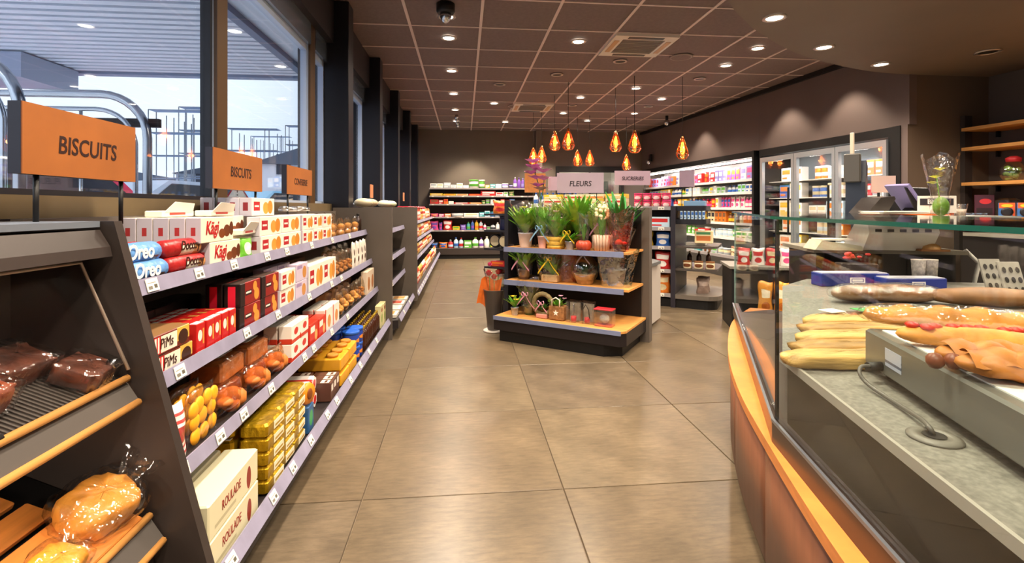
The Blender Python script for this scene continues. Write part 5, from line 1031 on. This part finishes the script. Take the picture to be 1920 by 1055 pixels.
psign(SWp(.04,.62), math.radians(-50), .2, .22, None, 'narrow pinkish blank sign at the end of the snack gondola', 1.47, post=.28)
psign((1.62,7.4), 0, .45, .2, None, 'blank lilac sign directly behind the FLEURS sign', 1.52, post=.32); psign((1.22,8.5), 0, .36, .33, None, 'orange and pink board behind the orchid', 1.46, mat('d08a4f',.5,noise=.15), post=.26); psign((1.62,8.6), 0, .3, .24, None, 'small lilac board between the orange board and FLEURS sign', 1.5, post=.3)
mh = empty('middle_gondola', (1.0, 8.3, 0), 0, 'second low dark gondola farther behind the flower island', 'shelving'); MB().box(0,1.15,0,.6,0,1.2).build('body', DARK, mh); MB().box(0,1.15,-.012,0,1.15,1.2).build('price_rail', GRAIL, mh)
# middle gondola behind the island (only its top goods show)
mg = empty('middle_gondola', (1.0, 7.2, 0), 0, 'low dark gondola behind the flower island', 'shelving'); MB().box(0,1.15,0,.6,0,1.2).build('body', DARK, mg); MB().box(0,1.15,-.012,0,1.15,1.2).build('price_rail', GRAIL, mg)
for i in range(8): put(k_bottle(.035,.22,pack(('e8eef6','3a6ab4')[i%2],[('r',0,.3,1,.6,('3a6ab4','e8eef6')[i%2])]),mat('2c5cb0',.4),name='white_blue_bottle') if ('wb',i%2) not in MC else MC[('wb',i%2)],1.06+.085*i,7.3,1.201,0,('white','blue')[i%2]+' bottle','on the gondola behind the flowers')
shelfrow("Xee1412 Jow1213 Xeo1312", .72, 1.201, lambda k,x,z,d,wh: put(k,1.0+x,7.35,z,0,d,wh), 'right of the bottles behind the flowers')
# ================================================================ BAKERY COUNTER (right foreground)
CA, CB = Vector((.933,1.428)), Vector((1.80,3.19)); cd = Vector((-.235,-.972)); CC = CA+cd*2.3
outer = [Vector((p.x,p.y)) for p in catmull([(2.02,3.36),(1.67,2.97),(1.32,2.39),(1.08,1.885),(.91,1.417),(.757,.927),(.64,.45),(.55,-.05),(.49,-.6),(.46,-1.0)], 6)]
def inset(P, d):
    out = []
    for i, p in enumerate(P):
        t = (P[min(i+1,len(P)-1)]-P[max(i-1,0)]).normalized(); nrm = Vector((-t.y, t.x))
        if nrm.x < 0: nrm = -nrm
        out.append(p+nrm*d)
    return out
ct = empty('bakery_counter', (1.0, 1.4, 0), 0, 'curved wood-clad bakery counter with glass display case, right foreground', 'counter')
VEN = mat('764a33', .45, noise=.10, nscale=5, stretch=(6,6,.6), name='brown_veneer'); ORW = mat('d4823c', .42, noise=.14, nscale=4, stretch=(3,3,14), name='orange_veneer')
def cpoly(P, z0, z1, m, name, par=ct, smooth=False):
    b = MB().prism([(p[0]-1.0, p[1]-1.4) for p in P], z0, z1, 0, smooth); return b.build(name, m, par)
inner = [(3.3,-1.0),(3.3,2.74),(2.28,3.02),(2.12,3.3)]
cpoly([*inset(outer,.0), *inner], .455, .49, ORW, 'ledge')
n_ = len(outer); cuts = [0, 8, 16, 23, 29, 36, 43, n_-1]
for a, c in zip(cuts[:-1], cuts[1:]):
    P = inset(outer,.012)[a:c+1]; Q = inset(outer,.035)[a:c+1]
    if len(P) > 1:
        P[-1] = P[-1]+(P[-2]-P[-1]).normalized()*.003
        cpoly([*P, *Q[::-1]], .08, .454, VEN, 'front_panel', smooth=True)
cpoly([*inset(outer,.05), (3.2,-1.0),(3.2,2.74),(2.28,3.0),(2.12,3.28)], .0, .08, BLK, 'kick')
cpoly([*inset(outer,.036), (3.2,-.98),(3.2,2.73),(2.28,2.99),(2.12,3.27)], .08, .453, DARK, 'carcass')
def offl(d, z=None):
    # three-point line C-A-B moved inward by d
    n1 = Vector((-cd.y, cd.x)); n1 = n1 if n1.x > 0 else -n1
    e = (CB-CA).normalized(); n2 = Vector((e.y, -e.x)); n2 = n2 if n2.x > 0 else -n2
    m_ = (n1+n2).normalized(); k = d/m_.dot(n1)
    return [CC+n1*d, CA+m_*k, CB+n2*d]
BRZ = mat('4a3a32', .28, metal=.7, name='bronze_profile')
A0, A1 = offl(-.004), offl(.03)
cpoly([*A0, *A1[::-1]], .49, .56, BRZ, 'metal_profile'); cpoly([*offl(-.006), *offl(.002)[::-1]], .553, .562, ALU, 'profile_lip')
cpoly([*offl(.03), (2.1,3.24),(2.26,2.98),(3.1,2.74),(3.1,-.9)], .49, .50, mat('3c332d',.3), 'case_floor')
GL = film(tint=(.97,.99,.98), k=.07, bump=0, rough=.02, name='case_glass', graze=.4); GED = mat('17594c', .15, alpha=.92, name='green_glass_edge')
def pane(p, q, z0, z1, name):
    b = MB(); t = (q-p).normalized(); nn = Vector((-t.y,t.x))*.003
    b.hexa([(v.x-1.0, v.y-1.4, z) for z in (z0, z1) for v in (p-nn, q-nn, q+nn, p+nn)]); return b.build(name, GL, ct)
G = offl(.010)
pane(G[1]+Vector((-.003,-.004)), G[0], .561, 1.165, 'front_pane'); pane(G[1]+Vector((.003,.005)), G[2], .561, 1.165, 'side_pane')
MB().box(-.004,.004,-.004,.004,.561,1.16).build('corner_seal', BLK, ct, (G[1].x-1.0, G[1].y-1.4, 0)); MB().box(-.003,.003,-.003,.003,.561,1.16).build('pane_edge', mat('7a9a94',.2), ct, (G[2].x-1.0, G[2].y-1.4, 0))
T0 = offl(-.006); T1 = offl(.50)
cpoly([*T0, (2.3,3.1), T1[1], T1[0]], 1.1655, 1.174, film(tint=(.93,.98,.96), k=.22, bump=0, rough=.03, name='top_glass'), 'top_glass')
ed = cpoly([*offl(-.0085), *offl(-.006)[::-1]], 1.1655, 1.174, GED, 'glass_edge')
# stone deck
STONE = mat('77746c', .5, noise=.3, nscale=90, name='speckled_stone'); STF = mat('1d1613', .4, noise=.2, nscale=3, name='dark_granite')
dk = [(.60,-.02),(.987,1.465),(1.86,2.76),(2.2,3.02),(3.3,2.72),(3.3,-.4),(.5,-.4)]
cpoly(dk, .715, .74, STONE, 'stone_deck')
cpoly([(.615,-.02),(1.000,1.46),(1.88,2.75),(2.2,3.0),(3.28,2.71),(3.28,-.4),(.515,-.4)], .50, .714, STF, 'granite_front')
cpoly([(.592,-.02),(.978,1.47),(.986,1.468),(.60,-.02)], .722, .745, mat('a09c92',.35), 'deck_edge')
# heated tray
HT0 = Vector((1.12,1.299)); hd = Vector((-.334,-.943)); hn = Vector((.943,-.334))
ht = empty('heated_tray', (HT0.x, HT0.y, .765), math.atan2(-hd.x, hd.y)+PI, 'long grey steel heated tray with white paper on the stone deck', 'tray')
GRS = mat('6d6c66', .35, metal=.35, noise=.06, nscale=3, name='grey_steel')
MB().bbox(0,.50,-1.2,0,0,.098,.006).build('body', GRS, ht); MB().box(.03,.47,-1.17,-.03,.098,.101).build('paper', mat('e6e4dc',.6), ht)
for x, y in ((.05,-.05),(.45,-.05),(.05,-1.1),(.45,-1.1)): MB().lathe([(.018,-.025),(.018,0)],10,(x,y)).build('foot', BLK, ht)
MB().box(-.001,0,-.20,-.12,.03,.075).build('rating_label', pack('aeb4c4',[('r',0,.2,1,.35,'5a5f70'),('r',0,.5,1,.6,'5a5f70'),('r',4,.2,5,.4,'4a4f5c'),('r',3,.2,4,.4,'4a4f5c'),('r',2,.2,3,.35,'5a5f70')]), ht)
def hp(u, v): p = HT0+hn*u+hd*v; return p.x, p.y
CR = mat('cf8a3c', .55, noise=.35, nscale=16, bump=.35, name='bread_crust'); CR2 = mat('b8702a', .5, noise=.4, nscale=14, bump=.5, name='pastry_crust'); FLO = mat('dba860', .6, noise=.3, nscale=12, bump=.2, name='pale_crust')
HR = math.atan2(hn.y, hn.x)
def long_loaf(L, w, h, m, seed, slash=0):
    R = random.Random(seed); a, b2 = R.uniform(0,6), R.uniform(0,6)
    def fn(u, v):
        th = 2*PI*u; x = (v-.5)*L; e = max(0, 1-abs(2*v-1)**3.2)**.55; n = 1+.05*math.sin(11*v+a)+.03*math.sin(3*th+b2)
        y = w/2*e*math.cos(th)*n+.012*math.sin(4*v+a); z = h/2+h/2*e*math.sin(th)*n+(.006*math.sin(v*PI*2*slash) if math.sin(th) > .3 else 0)
        return (x, y, max(z,0))
    b = MB(); b.grid(fn, 16, 30, closeu=True); bmesh.ops.remove_doubles(b.b, verts=b.b.verts[:], dist=.0004); return b.mesh('bread', m)
def film_loaf(L, w, h, seed, fm=None): me = long_loaf(L*1.08, w*1.12, h*1.1, fm or film(k=.25,rough=.1,bump=.9,nscale=25), seed); me.name = 'wrapper'; return me
x, y, _ = ZP(1788,604,.89); put(dict(name='baguette', cat='bread', parts=[('bread',long_loaf(.42,.085,.062,CR,1,5)),('wrapper',film_loaf(.42,.085,.062,1))], size=(.4,.08,.06)), x, y, .867, HR-.06, 'long pale baguette in clear film','across the heated tray')
topm = mat('c8321e', .4, noise=.3, nscale=20)
tp = MB(); Rt = random.Random(6)
for k in range(9): tp.sphere((-.12+.03*k+Rt.uniform(-.01,.01), Rt.uniform(-.012,.018), .048), .016, 6, 4, sz=.5)
x, y, _ = ZP(1822,640,.885); put(dict(name='pizza_baguette', cat='bread', parts=[('bread',long_loaf(.30,.075,.05,CR,3,0)),('tomato_topping',tp.mesh('tomato_topping',topm))], size=(.3,.07,.05)), x, y, .867, HR-.02, 'filled baguette with red tomato topping','behind the turnovers on the tray')
def turnover(L, w, h, seed):
    R = random.Random(seed); a = R.uniform(0,6)
    def fn(u, v):
        th = 2*PI*u; s_ = v; e = (math.sin(PI*min(max(s_,.0),1)))**.45; lob = 1+.10*math.sin(6*s_*PI+a)
        y = w/2*e*math.cos(th)*lob; z = h/2+h/2*e*math.sin(th)*lob*(1+.15*math.sin(9*s_+2*th)); return ((s_-.5)*L, y, max(z,0))
    b = MB(); b.grid(fn, 18, 30, closeu=True)
    def rim(u, v):  # folded flap lying over the top
        return ((u-.5)*L*.82, -w*.42+w*.75*v, h*(.62+.42*math.sin(PI*v*.8))+.006*math.sin(14*u+a))
    b.grid(rim, 16, 8)
    bmesh.ops.remove_doubles(b.b, verts=b.b.verts[:], dist=.0004); m = b.mesh('pastry', CR2); return m
sau_ = MB(); 
for k in range(5): sau_.sphere((-.13+.035*k, -.03, .018), .017, 8, 5)
x, y, _ = ZP(1862,672,.885); put(dict(name='filled_turnover', cat='pastry', parts=[('pastry',turnover(.22,.08,.05,2)),('sausage_filling',sau_.mesh('sausage_filling',mat('7a4028',.4,noise=.3,nscale=20)))], size=(.26,.1,.05)), x, y, .867, HR+.12, 'golden folded turnover with brown filling','nearer the middle of the heated tray')
x, y, _ = ZP(1925,700,.885); put(dict(name='filled_turnover', cat='pastry', parts=[('pastry',turnover(.22,.10,.055,5))], size=(.26,.1,.05)), x, y, .867, HR-.15, 'large golden turnover','at the right edge of the picture')
# paper bags of bread on the deck
KR = pack('d9b87c', [('r',.3,.35,.62,.65,'efe2c4'),('r',.0,.0,.06,1,'c09a5c')], .55, name='kraft_paper', wrinkle=.7)
bagb = loaf(.37,.09,.042,mat('b08648',.5,noise=.5,nscale=4,bump=.9,name='kraft_paper',stretch=(1,7,7)),11,'paper_bag',.5)
bagx = loaf(.37,.09,.045,mat('c09a58',.5,noise=.45,nscale=5,bump=.9,name='kraft_paper',stretch=(1,8,8)),15,'paper_bag',.6)
for i, py in enumerate((668,650,634,620,608)):
    p = ZP(1588+3*i+5*(i%2), py, .77); put(dict(name='bread_bag', cat='bread', parts=[('bread_bag', bagb if i % 2 else bagx)], size=(.4,.08,.05)), p[0], p[1], .741+.004*i, -.10+.05*(i%3), ['nearest','second','third','fourth','farthest'][i]+' long cream paper bag of bread','in the glass case')
for i, (px, py, c) in enumerate(((1560,590,'white'),(1620,588,'green'),(1690,590,'cream'))):
    p = ZP(px, py, .79); put(dict(name='wrapped_sandwich', cat='sandwich', parts=[('sandwich',long_loaf(.24,.08,.055,mat(('d8b070','a85a30','dcc08a')[i],.5,noise=.5,nscale=16),21+i)),('wrapper',film_loaf(.24,.08,.055,30+i)),('sticker',MB().box(-.035,.035,-.03,.03,.064,.066).mesh('sticker',mat(('e8e8e4','3f9a4a','e8e0c0')[i],.5)))], size=(.2,.08,.06)), p[0], p[1], .741, .2-.15*i, 'wrapped sandwich with '+c+' sticker','behind the paper bags')
BRC = mat('74502a', .6, noise=.4, nscale=10, bump=.3)
p = ZP(1700,594,.78); put(dict(name='baguette', cat='bread', parts=[('bread',long_loaf(.40,.08,.06,CR,41,4))], size=(.4,.08,.06)), p[0]+.0, p[1], .741, -.12, 'bare golden baguette','behind the wrapped baguette')
for px, py, L, s_, d in ((1655,566,.52,43,'long dark loaf in clear film'),(1840,572,.50,44,'large bare brown loaf'),):
    p = ZP(px, py, .74); P_ = [('bread',long_loaf(L,.14,.085,BRC,s_,0))]
    if s_ == 43: P_.append(('wrapper',film_loaf(L,.14,.085,s_)))
    put(dict(name='long_loaf', cat='bread', parts=P_, size=(L,.15,.1)), p[0], p[1]-.02, .741, -.12 if s_ == 43 else -.22, d, 'at the back of the stone deck')
# cable and grommet
pts = [ZP(1648,688,.785), ZP(1618,686,.79), ZP(1612,700,.775), ZP(1630,722,.755), ZP(1680,755,.75), ZP(1722,782,.755), ZP(1742,800,.76), ZP(1750,815,.745)]
cb = MB().tube([tuple(p) for p in catmull(pts, 6)], .0048, 8).build('power_cable', mat('5a5650',.4)); tag(cb, 'grey power cable running from the heated tray to the deck grommet', 'cable')
o = MB().lathe([(.012,-.02),(.012,.02)],10).xf(Matrix.Rotation(PI/2,4,'Y')).build('plug', BLK, cb); o.location = ZP(1640,687,.785); 
p = ZP(1752,822,.74); gm = empty('cable_grommet', (p[0],p[1],.7405), 0, 'round grey cable grommet in the stone deck', 'grommet'); MB().lathe([(.046,0),(.046,.004),(.036,.008),(.022,.006),(.022,.001)],24).build('ring', mat('6e6a62',.4), gm); MB().lathe([(.02,.0065),(.02,.0075)],16).build('dark_hole', BLK, gm)
# ================================================================ CHECKOUT behind the case
dk2 = empty('checkout_desk', PD(1530,389,3.35)[:2]+(0,), 0, 'black checkout desk behind the glass display case', 'desk')
a_ = Vector(PD(1530,389,3.35)[:2]); b_ = Vector(PD(1792,389,3.2)[:2]); dk2.rotation_euler.z = math.atan2(b_.y-a_.y, b_.x-a_.x); DL = (b_-a_).length
MB().box(0,DL,0,.5,0,.90).build('body', mat('1c1a1b',.35), dk2); MB().box(-.03,DL+.04,-.05,.55,.90,.925).build('worktop', mat('8a8274',.4), dk2)
for k in (.33,.66): MB().box(DL*k-.002,DL*k+.002,-.004,0,.05,.88).build('panel_seam', BLK, dk2)
def dp(u, v): r = dk2.rotation_euler.z; return a_.x+u*math.cos(r)-v*math.sin(r), a_.y+u*math.sin(r)+v*math.cos(r)
DR = dk2.rotation_euler.z
sh_ = cpoly([dp(.25,-.35), dp(DL+.08,-.35), dp(DL+.14,-.25), dp(DL+.12,.3), dp(.25,.35)], 1.150, 1.165, film(tint=(.9,.96,.94),k=.5,bump=0,rough=.05,name='shelf_glass'), 'upper_glass_shelf', dk2) if False else None
us = empty('service_shelf', (*dp(.1,-.2), 1.13), DR, 'raised service shelf carrying the till, above the checkout desk', 'shelf')
MB().box(0,DL+.05,-.1,.5,0,.02).build('top', mat('8f9490',.3), us)
for u in (.02, DL-.05): MB().box(u,u+.02,.25,.3,-.205,0).build('bracket', BLK, us)
def ob(name, px, D, z, lab, cat, rz=0, off=(0,0)):
    p = PD(px, 389, D); return empty(name, (p[0]+off[0], p[1]+off[1], z), DR+rz, lab, cat)
t = ob('till_housing', 1672, 3.25, .926, 'angled pale grey back of the till on the desk', 'till'); t.scale = (1.15,)*3
MB().prism([(-.05,0),(.17,0),(.17,.03),(.02,.17),(-.10,.16),(-.12,.10)], -.17, .17, axis='x').xf(Matrix.Identity(4)).build('housing', mat('dedad0',.45), t)
for k in range(5): MB().box(-.14+.06*k,-.11+.06*k,-.123,-.118,.105,.12).build('vent_slot', DARK, t)
t = ob('paper_tray', 1560, 3.3, .926, 'flat cream paper tray at the left end of the desk', 'tray'); MB().prism([(-.14,0),(.14,0),(.13,.03),(-.10,.06)], -.1, .1, axis='y').build('tray', mat('c9c2a8',.5), t); MB().box(-.1,.1,-.07,.07,.06,.07).build('paper', WHITE, t)
t = ob('rubber_stamp', 1745, 3.15, .926, 'wooden knobbed stamp on the desk', 'stamp'); MB().lathe([(.05,0),(.05,.03),(.02,.05),(.02,.07),(.036,.09),(.03,.12),(.001,.13)],14,cap=False).build('handle', mat('b98a50',.5), t); MB().box(-.08,.08,-.05,.05,0,.012).build('base', mat('8a5a30',.5), t)
# screens and terminals on the service shelf
t = ob('till_display', 1606, 3.0, 1.151, 'dark upright till stand with a narrow screen seen side on', 'display', -.6)
MB().prism([(-.04,0),(.04,0),(.025,.12),(.035,.30),(-.0,.33),(-.03,.2)], -.05, .05, axis='x').build('stand', mat('1e2430',.35), t); MB().bbox(-.055,.03,-.06,-.03,.20,.37,.006).build('screen', mat('4a4640',.3), t); MB().bbox(-.03,-.01,-.02,.0,.34,.50,.003).build('antenna_card', mat('c9b8a4',.4), t)
t = ob('card_terminal', 1640, 2.85, 1.151, 'tilted dark till screen leaning back, seen from behind', 'terminal', .3); t.scale = (.75,)*3
MB().prism([(-.02,.02),(.13,.0),(.15,.015),(.03,.14),(-.08,.15),(-.09,.13)], -.09, .09, axis='x').xf(Matrix.Rotation(PI/2,4,'Z')).build('housing', mat('35302e',.35,metal=.3), t); MB().box(-.06,.06,-.05,.05,0,.02).build('foot', BLK, t)
t = ob('pin_pad_screen', 1704, 2.9, 1.151, 'bluish tilted customer screen on a black foot', 'screen', .5)
MB().hexa([(-.10,-.05,.16),(.08,-.05,.16),(.08,-.04,.165),(-.10,-.04,.165),(-.02,-.05,.03),(.16,-.05,.03),(.16,-.04,.04),(-.02,-.04,.04)]).build('back', BLK, t)
MB().prism([(-.10,.175),(-.085,.185),(.07,.03),(.055,.02)], -.06, .07, axis='y').build('tilted_panel', mat('7a74a0',.25), t); MB().prism([(-.05,0),(.09,0),(.06,.05),(.03,.05)], -.04,.04, axis='y').build('foot', BLK, t)
t = ob('document_pile', 1690, 2.75, 1.151, 'pile of papers and folders with an orange edge by the till', 'papers')
for k, c in enumerate(('d8d4c8','e8702c','c9c5ba','efe9dc')): MB().box(-.2+.01*k,.2-.02*k,-.1,.1,.008*k,.008*k+.006).build('sheet', mat(c,.5), t, None, (0,0,.06*k))
t = ob('price_card', 1655, 3.0, 1.151, 'blank pinkish card on a stand behind the till', 'card'); MB().box(-.06,.07,0,.004,.14,.24).build('card', mat('dcbcae',.5), t); MB().tube([(0,.0,0),(0,.0,.14)],.005,6).build('stem', ALU, t)
t = ob('small_white_sign', 1757, 2.8, 1.151, 'small white lettered sign behind the wrapped vase', 'sign'); MB().box(-.095,.095,0,.006,.02,.115).build('board', WHITE, t); MB().box(-.085,.08,-.002,0,.062,.10).build('dark_band', mat('2e2c34',.5), t); link('lettering', text_mesh('BMVER', .036, WTX, .001, .9, 0, .001), t, (0,-.0035,.081))
t = ob('wrapped_plant_vase', 1762, 2.55, 1.151, 'tall clear wrapped vase with yellow flower and green ball plant', 'vase')
link('flared_wrap', cone(.03,.075,.24,CEL,.07,'flared_wrap',seed=61,wav=.1), t); MB().sphere((.005,0,.055),.035,14,10,sz=1.4).build('green_ball', mat('5d8a1e',.6,noise=.3,nscale=30,bump=.4), t); MB().lathe([(.036,0),(.045,.10)],16,cap=False).build('glass_pot', film(k=.4,bump=.2), t)
link('flowers', blooms([(-.03,-.02,.2),(-.01,-.02,.24),(-.035,-.01,.17)],.032,mat('d8d84a',.5),8), t); MB().tube([(0,0,.08),(-.02,-.01,.2)],.003,5).build('stem', GRN[0], t)
for i, (px, c) in enumerate(((1788,'red and white'),(1800,'clear'))): 
    t = ob('sweets_cup', px, 2.9-.05*i, 1.151, c+' plastic sweets cup beside the wrapped vase', 'cup'); MB().lathe([(.025,0),(.035,.07)],14,cap=False).build('cup', film(k=.5,bump=.2), t); MB().lathe([(.02,.003),(.028,.04)],12).build('sweets', mat(('d85a3c','c9b8a8')[i],.5,noise=.5,nscale=60), t)
# blue boxes and cups in front of the desk
for i, (px0, px1, py, D, h) in enumerate(((1530,1656,530,2.95,.075),(1650,1762,538,2.85,.06))):
    p, q = PD(px0, py, D), PD(px1, py, D); t = empty('blue_box', ((p[0]+q[0])/2,(p[1]+q[1])/2,.741), math.atan2(q[1]-p[1], q[0]-p[0]), ('long blue box with white label, left one at the desk foot','lower blue box with white label, right one at the desk foot')[i], 'box'); L = math.dist(p[:2],q[:2])
    MB().bbox(-L/2,L/2,-.05,.05,0,h,.003).build('carton', mat('2c3a8c',.4,noise=.2,nscale=10), t); MB().box(-L*.08,L*.14,-.052,-.05,h*.25,h*.7).build('white_label', pack('e8e6ea',[('r',.1,.2,.9,.8,'3a4490'),('r',.15,.3,.85,.7,'e8e6ea')]), t); MB().box(-L/2+.01,L/2-.01,-.045,.045,h,h+.004).build('pale_lid', mat('c9c8d4',.4), t)
for i, px in enumerate((1722,1745)):
    t = ob('paper_cup', px, 2.95, .741, ('left','right')[i]+' floral paper cup in front of the desk', 'cup'); MB().lathe([(.028,0),(.036,.15),(.038,.152)],16).build('cup', mat('d9d0c4',.5,noise=.35,nscale=60), t)
t = ob('red_tray', 1605, 3.05, .741, 'dark tray with red sweets by the desk', 'tray'); MB().bbox(-.1,.1,-.05,.05,0,.12,.004).build('tray', mat('3a302c',.4), t); link('sweets', lumps(8,.17,.08,.03,.018,mat('c82c2c',.4),7,'sweets'), t, (0,0,.12))
cbl = MB().tube([dp(DL+.05,0)+(.93,), dp(DL+.11,-.03)+(.85,), dp(DL+.07,-.05)+(.72,), dp(DL+.12,-.06)+(.60,)], .012, 8).build('hanging_cable', mat('b0aca4',.5)); tag(cbl, 'pale loop of cable hanging at the right end of the desk', 'cable')
# low display block left of the case
lb0, lb1 = Vector(PD(1372,389,4.9)[:2]), Vector(PD(1560,389,4.7)[:2]); LR = math.atan2(lb1.y-lb0.y, lb1.x-lb0.x); LL = (lb1-lb0).length
lbk = empty('promotion_block', (*lb0, 0), LR, 'low dark promotion block with stone top behind the glass case', 'display'); MB().box(0,LL,0,.5,.0,.60).build('body', BLK, lbk); MB().box(-.02,LL+.02,-.02,.52,.60,.625).build('stone_top', STONE, lbk)
MB().box(.15,LL-.1,-.25,0,0,.2).build('front_step', DARK, lbk); MB().box(.15,LL-.1,-.26,-.25,.17,.21).build('price_rail', GRAIL, lbk)
def lp(u, v): return lb0.x+u*math.cos(LR)-v*math.sin(LR), lb0.y+u*math.sin(LR)+v*math.cos(LR)
for i in range(5): x, y = lp(.27+.14*i,-.13); put(k_bag(.13,.3,.06,pack('d9902c',[('r',.2,.5,.8,.75,'f0e4c8'),('e',.5,.25,.3,.12,'b8601c')],.3,wrinkle=.4),'crisps_bag') if ('cr',) not in MC else MC[('cr',)], x, y, .201, LR, 'orange crisps bag','on the step of the low block')
for i in range(5): x, y = lp(.14+.13*i,.15); put(kk('G',('r','w','r','w','k')[i],('w','r','e','k','w')[i],.12,.17), x, y, .626, LR, ('red','white','red','white','pink')[i]+' sweets bag','on the stone top of the low block')
for i in range(4): x, y = lp(.78+.09*i,.12); put(kk('X',('s','w','s','w')[i],'r',.07,.24), x, y, .626, LR, ('silver','white')[i%2]+' upright packet','at the right of the low block')
# worktop and perforated racks far right
bw_ = empty('back_worktop', (4.1,1.0,0), 0, 'dark kiosk worktop below the wooden wall shelves', 'worktop'); MB().box(1.25,1.85,-.8,3.9,0,.90).build('cupboards', mat('1e1b1b',.35), bw_); MB().box(1.22,1.86,-.8,3.92,.90,.93).build('top', mat('8a857a',.4), bw_)
HOL = mat('26221f',.5)
for i, (px, D) in enumerate(((1868,2.75),(1905,2.6))):
    t = ob('perforated_rack', px, D, .741, ('left','right')[i]+' grey plastic rack with oval holes behind the loaves', 'rack', .15); MB().hexa([(-.055,-.01,0),(.055,-.01,0),(.055,0,0),(-.055,0,0),(-.05,.05,.17),(.06,.05,.17),(.06,.06,.17),(-.05,.06,.17)]).build('plate', mat('9a968c',.4), t)
    for a in range(3):
        for c in range(3):
            z = .03+.05*c; MB().lathe([(.012,0),(.012,.002)],12,sx=.8,sy=1.3).xf(Matrix.Rotation(PI/2-.35,4,'X')).build('oval_hole', HOL, t, (-.033+.034*a+.02*z, -.0125+.35*z, z))
# ================================================================ KIOSK WALL SHELVES
def kw(x_, y_): return x_, y_
KZ = [2.09,1.87,1.48,1.10]; kang = math.atan2(-.077,1)
for i, z in enumerate(KZ):
    t = empty('wall_shelf', (5.57,5.10,z), 0, ['topmost','second','third','lowest'][i]+' oak shelf on the kiosk wall', 'shelf', 'oak shelves on the kiosk wall')
    MB().prism([(0,0),(.43,0),(.66,-3.2),(.24,-3.2)], -.035, 0).build('oak_board', OAKY, t); MB().box(.38,.42,-.06,-.04,-.10,-.035).build('bracket', BLK, t)
def onk(y, dx=.16): return 5.57+.077*(5.1-y)+dx, y
x, y = onk(4.72); t = empty('sweets_jar', (x,y,1.481), 0, 'round glass jar with red lid and coloured sweets on the third oak shelf', 'jar')
MB().lathe([(.07,0),(.11,.05),(.115,.12),(.07,.18),(.055,.2)],18,cap=False).build('glass', film(k=.45,bump=.2,name='jar_glass'), t); MB().lathe([(.06,.2),(.065,.24),(.03,.26)],16).build('red_lid', mat('c22c34',.4), t); link('sweets', lumps(18,.17,.17,.11,.028,mat('7aa04a',.5,noise=.9,nscale=14),3,'sweets'), t)
x, y = onk(4.38); t = empty('plush_toy', (x,y,1.481), -.5, 'small white and red plush figure on the third oak shelf', 'toy')
MB().sphere((0,0,.06),.07,12,8,sz=.9).build('body', mat('e6dcd2',.8), t); MB().sphere((.0,-.02,.17),.055,12,8).build('head', mat('c0303a',.8), t); MB().sphere((.02,-.0,.25),.06,12,8,sz=.8).build('white_hat', WHITE, t)
for sx_ in (-.07,.07): MB().sphere((sx_,-.05,.025),.03,8,6).build('foot', mat('c0303a',.8), t)
x, y = onk(4.36,.2); put(k_box(.12,.1,.17,pack('c42830',[('r',.1,.3,.9,.6,'f0e6e0')]),'red_carton'), x, y, 1.871, -.9, 'red and white carton','on the second oak shelf')
x, y = onk(4.95,.1); t = empty('picture_box', (x,y,1.10), -.8, 'tall dark card box with a red picture on the lowest oak shelf', 'box'); MB().bbox(-.08,.08,-.03,.03,0,.24).build('box', pack('4a2230',[('e',.55,.7,.3,.12,'c83038'),('r',.1,.1,.9,.4,'2a1a1e')]), t)
x, y = onk(4.82,.22); t = empty('clear_dome_box', (x,y,1.10), 0, 'clear plastic box behind the blue packs on lowest oak shelf', 'box'); MB().bbox(-.09,.09,-.07,.07,0,.2,.02).build('box', film(k=.5,bump=.3), t); MB().box(-.06,.06,-.05,.05,.003,.06).build('contents', mat('9a8a78',.5,noise=.5,nscale=30), t)
for i in range(5):
    x, y = onk(4.72-.17*i,.08); t = empty('disc_pack', (x,y,1.10), -.75, None, 'pack', 'blue and orange packs with black discs on the oak shelf'); REG.append((t, 'blue and orange disc pack', 'on the lowest oak shelf'))
    MB().bbox(-.065,.065,-.02,.02,0,.15,.004).build('carton', pack('3f6fb0',[('r',.82,0,1,1,'e0663a'),('r',0,.62,1,1,'e0663a'),('e',.5,.8,.34,.11,'ecc83a')]), t); MB().lathe([(.048,0),(.048,.006),(.03,.009)],18).xf(Matrix.Rotation(PI/2,4,'X')).build('black_disc', mat('24242a',.4), t, (0,-.02,.055))
x, y = onk(5.02,.02); t = empty('clear_tray', (x,y,1.10), -.9, 'low clear plastic tray at the left end of the lowest oak shelf', 'tray'); MB().bbox(-.14,.14,-.05,.05,0,.045,.004).build('tray', film(tint=(.9,.95,1),k=.6,bump=.3), t)
finish_labels()
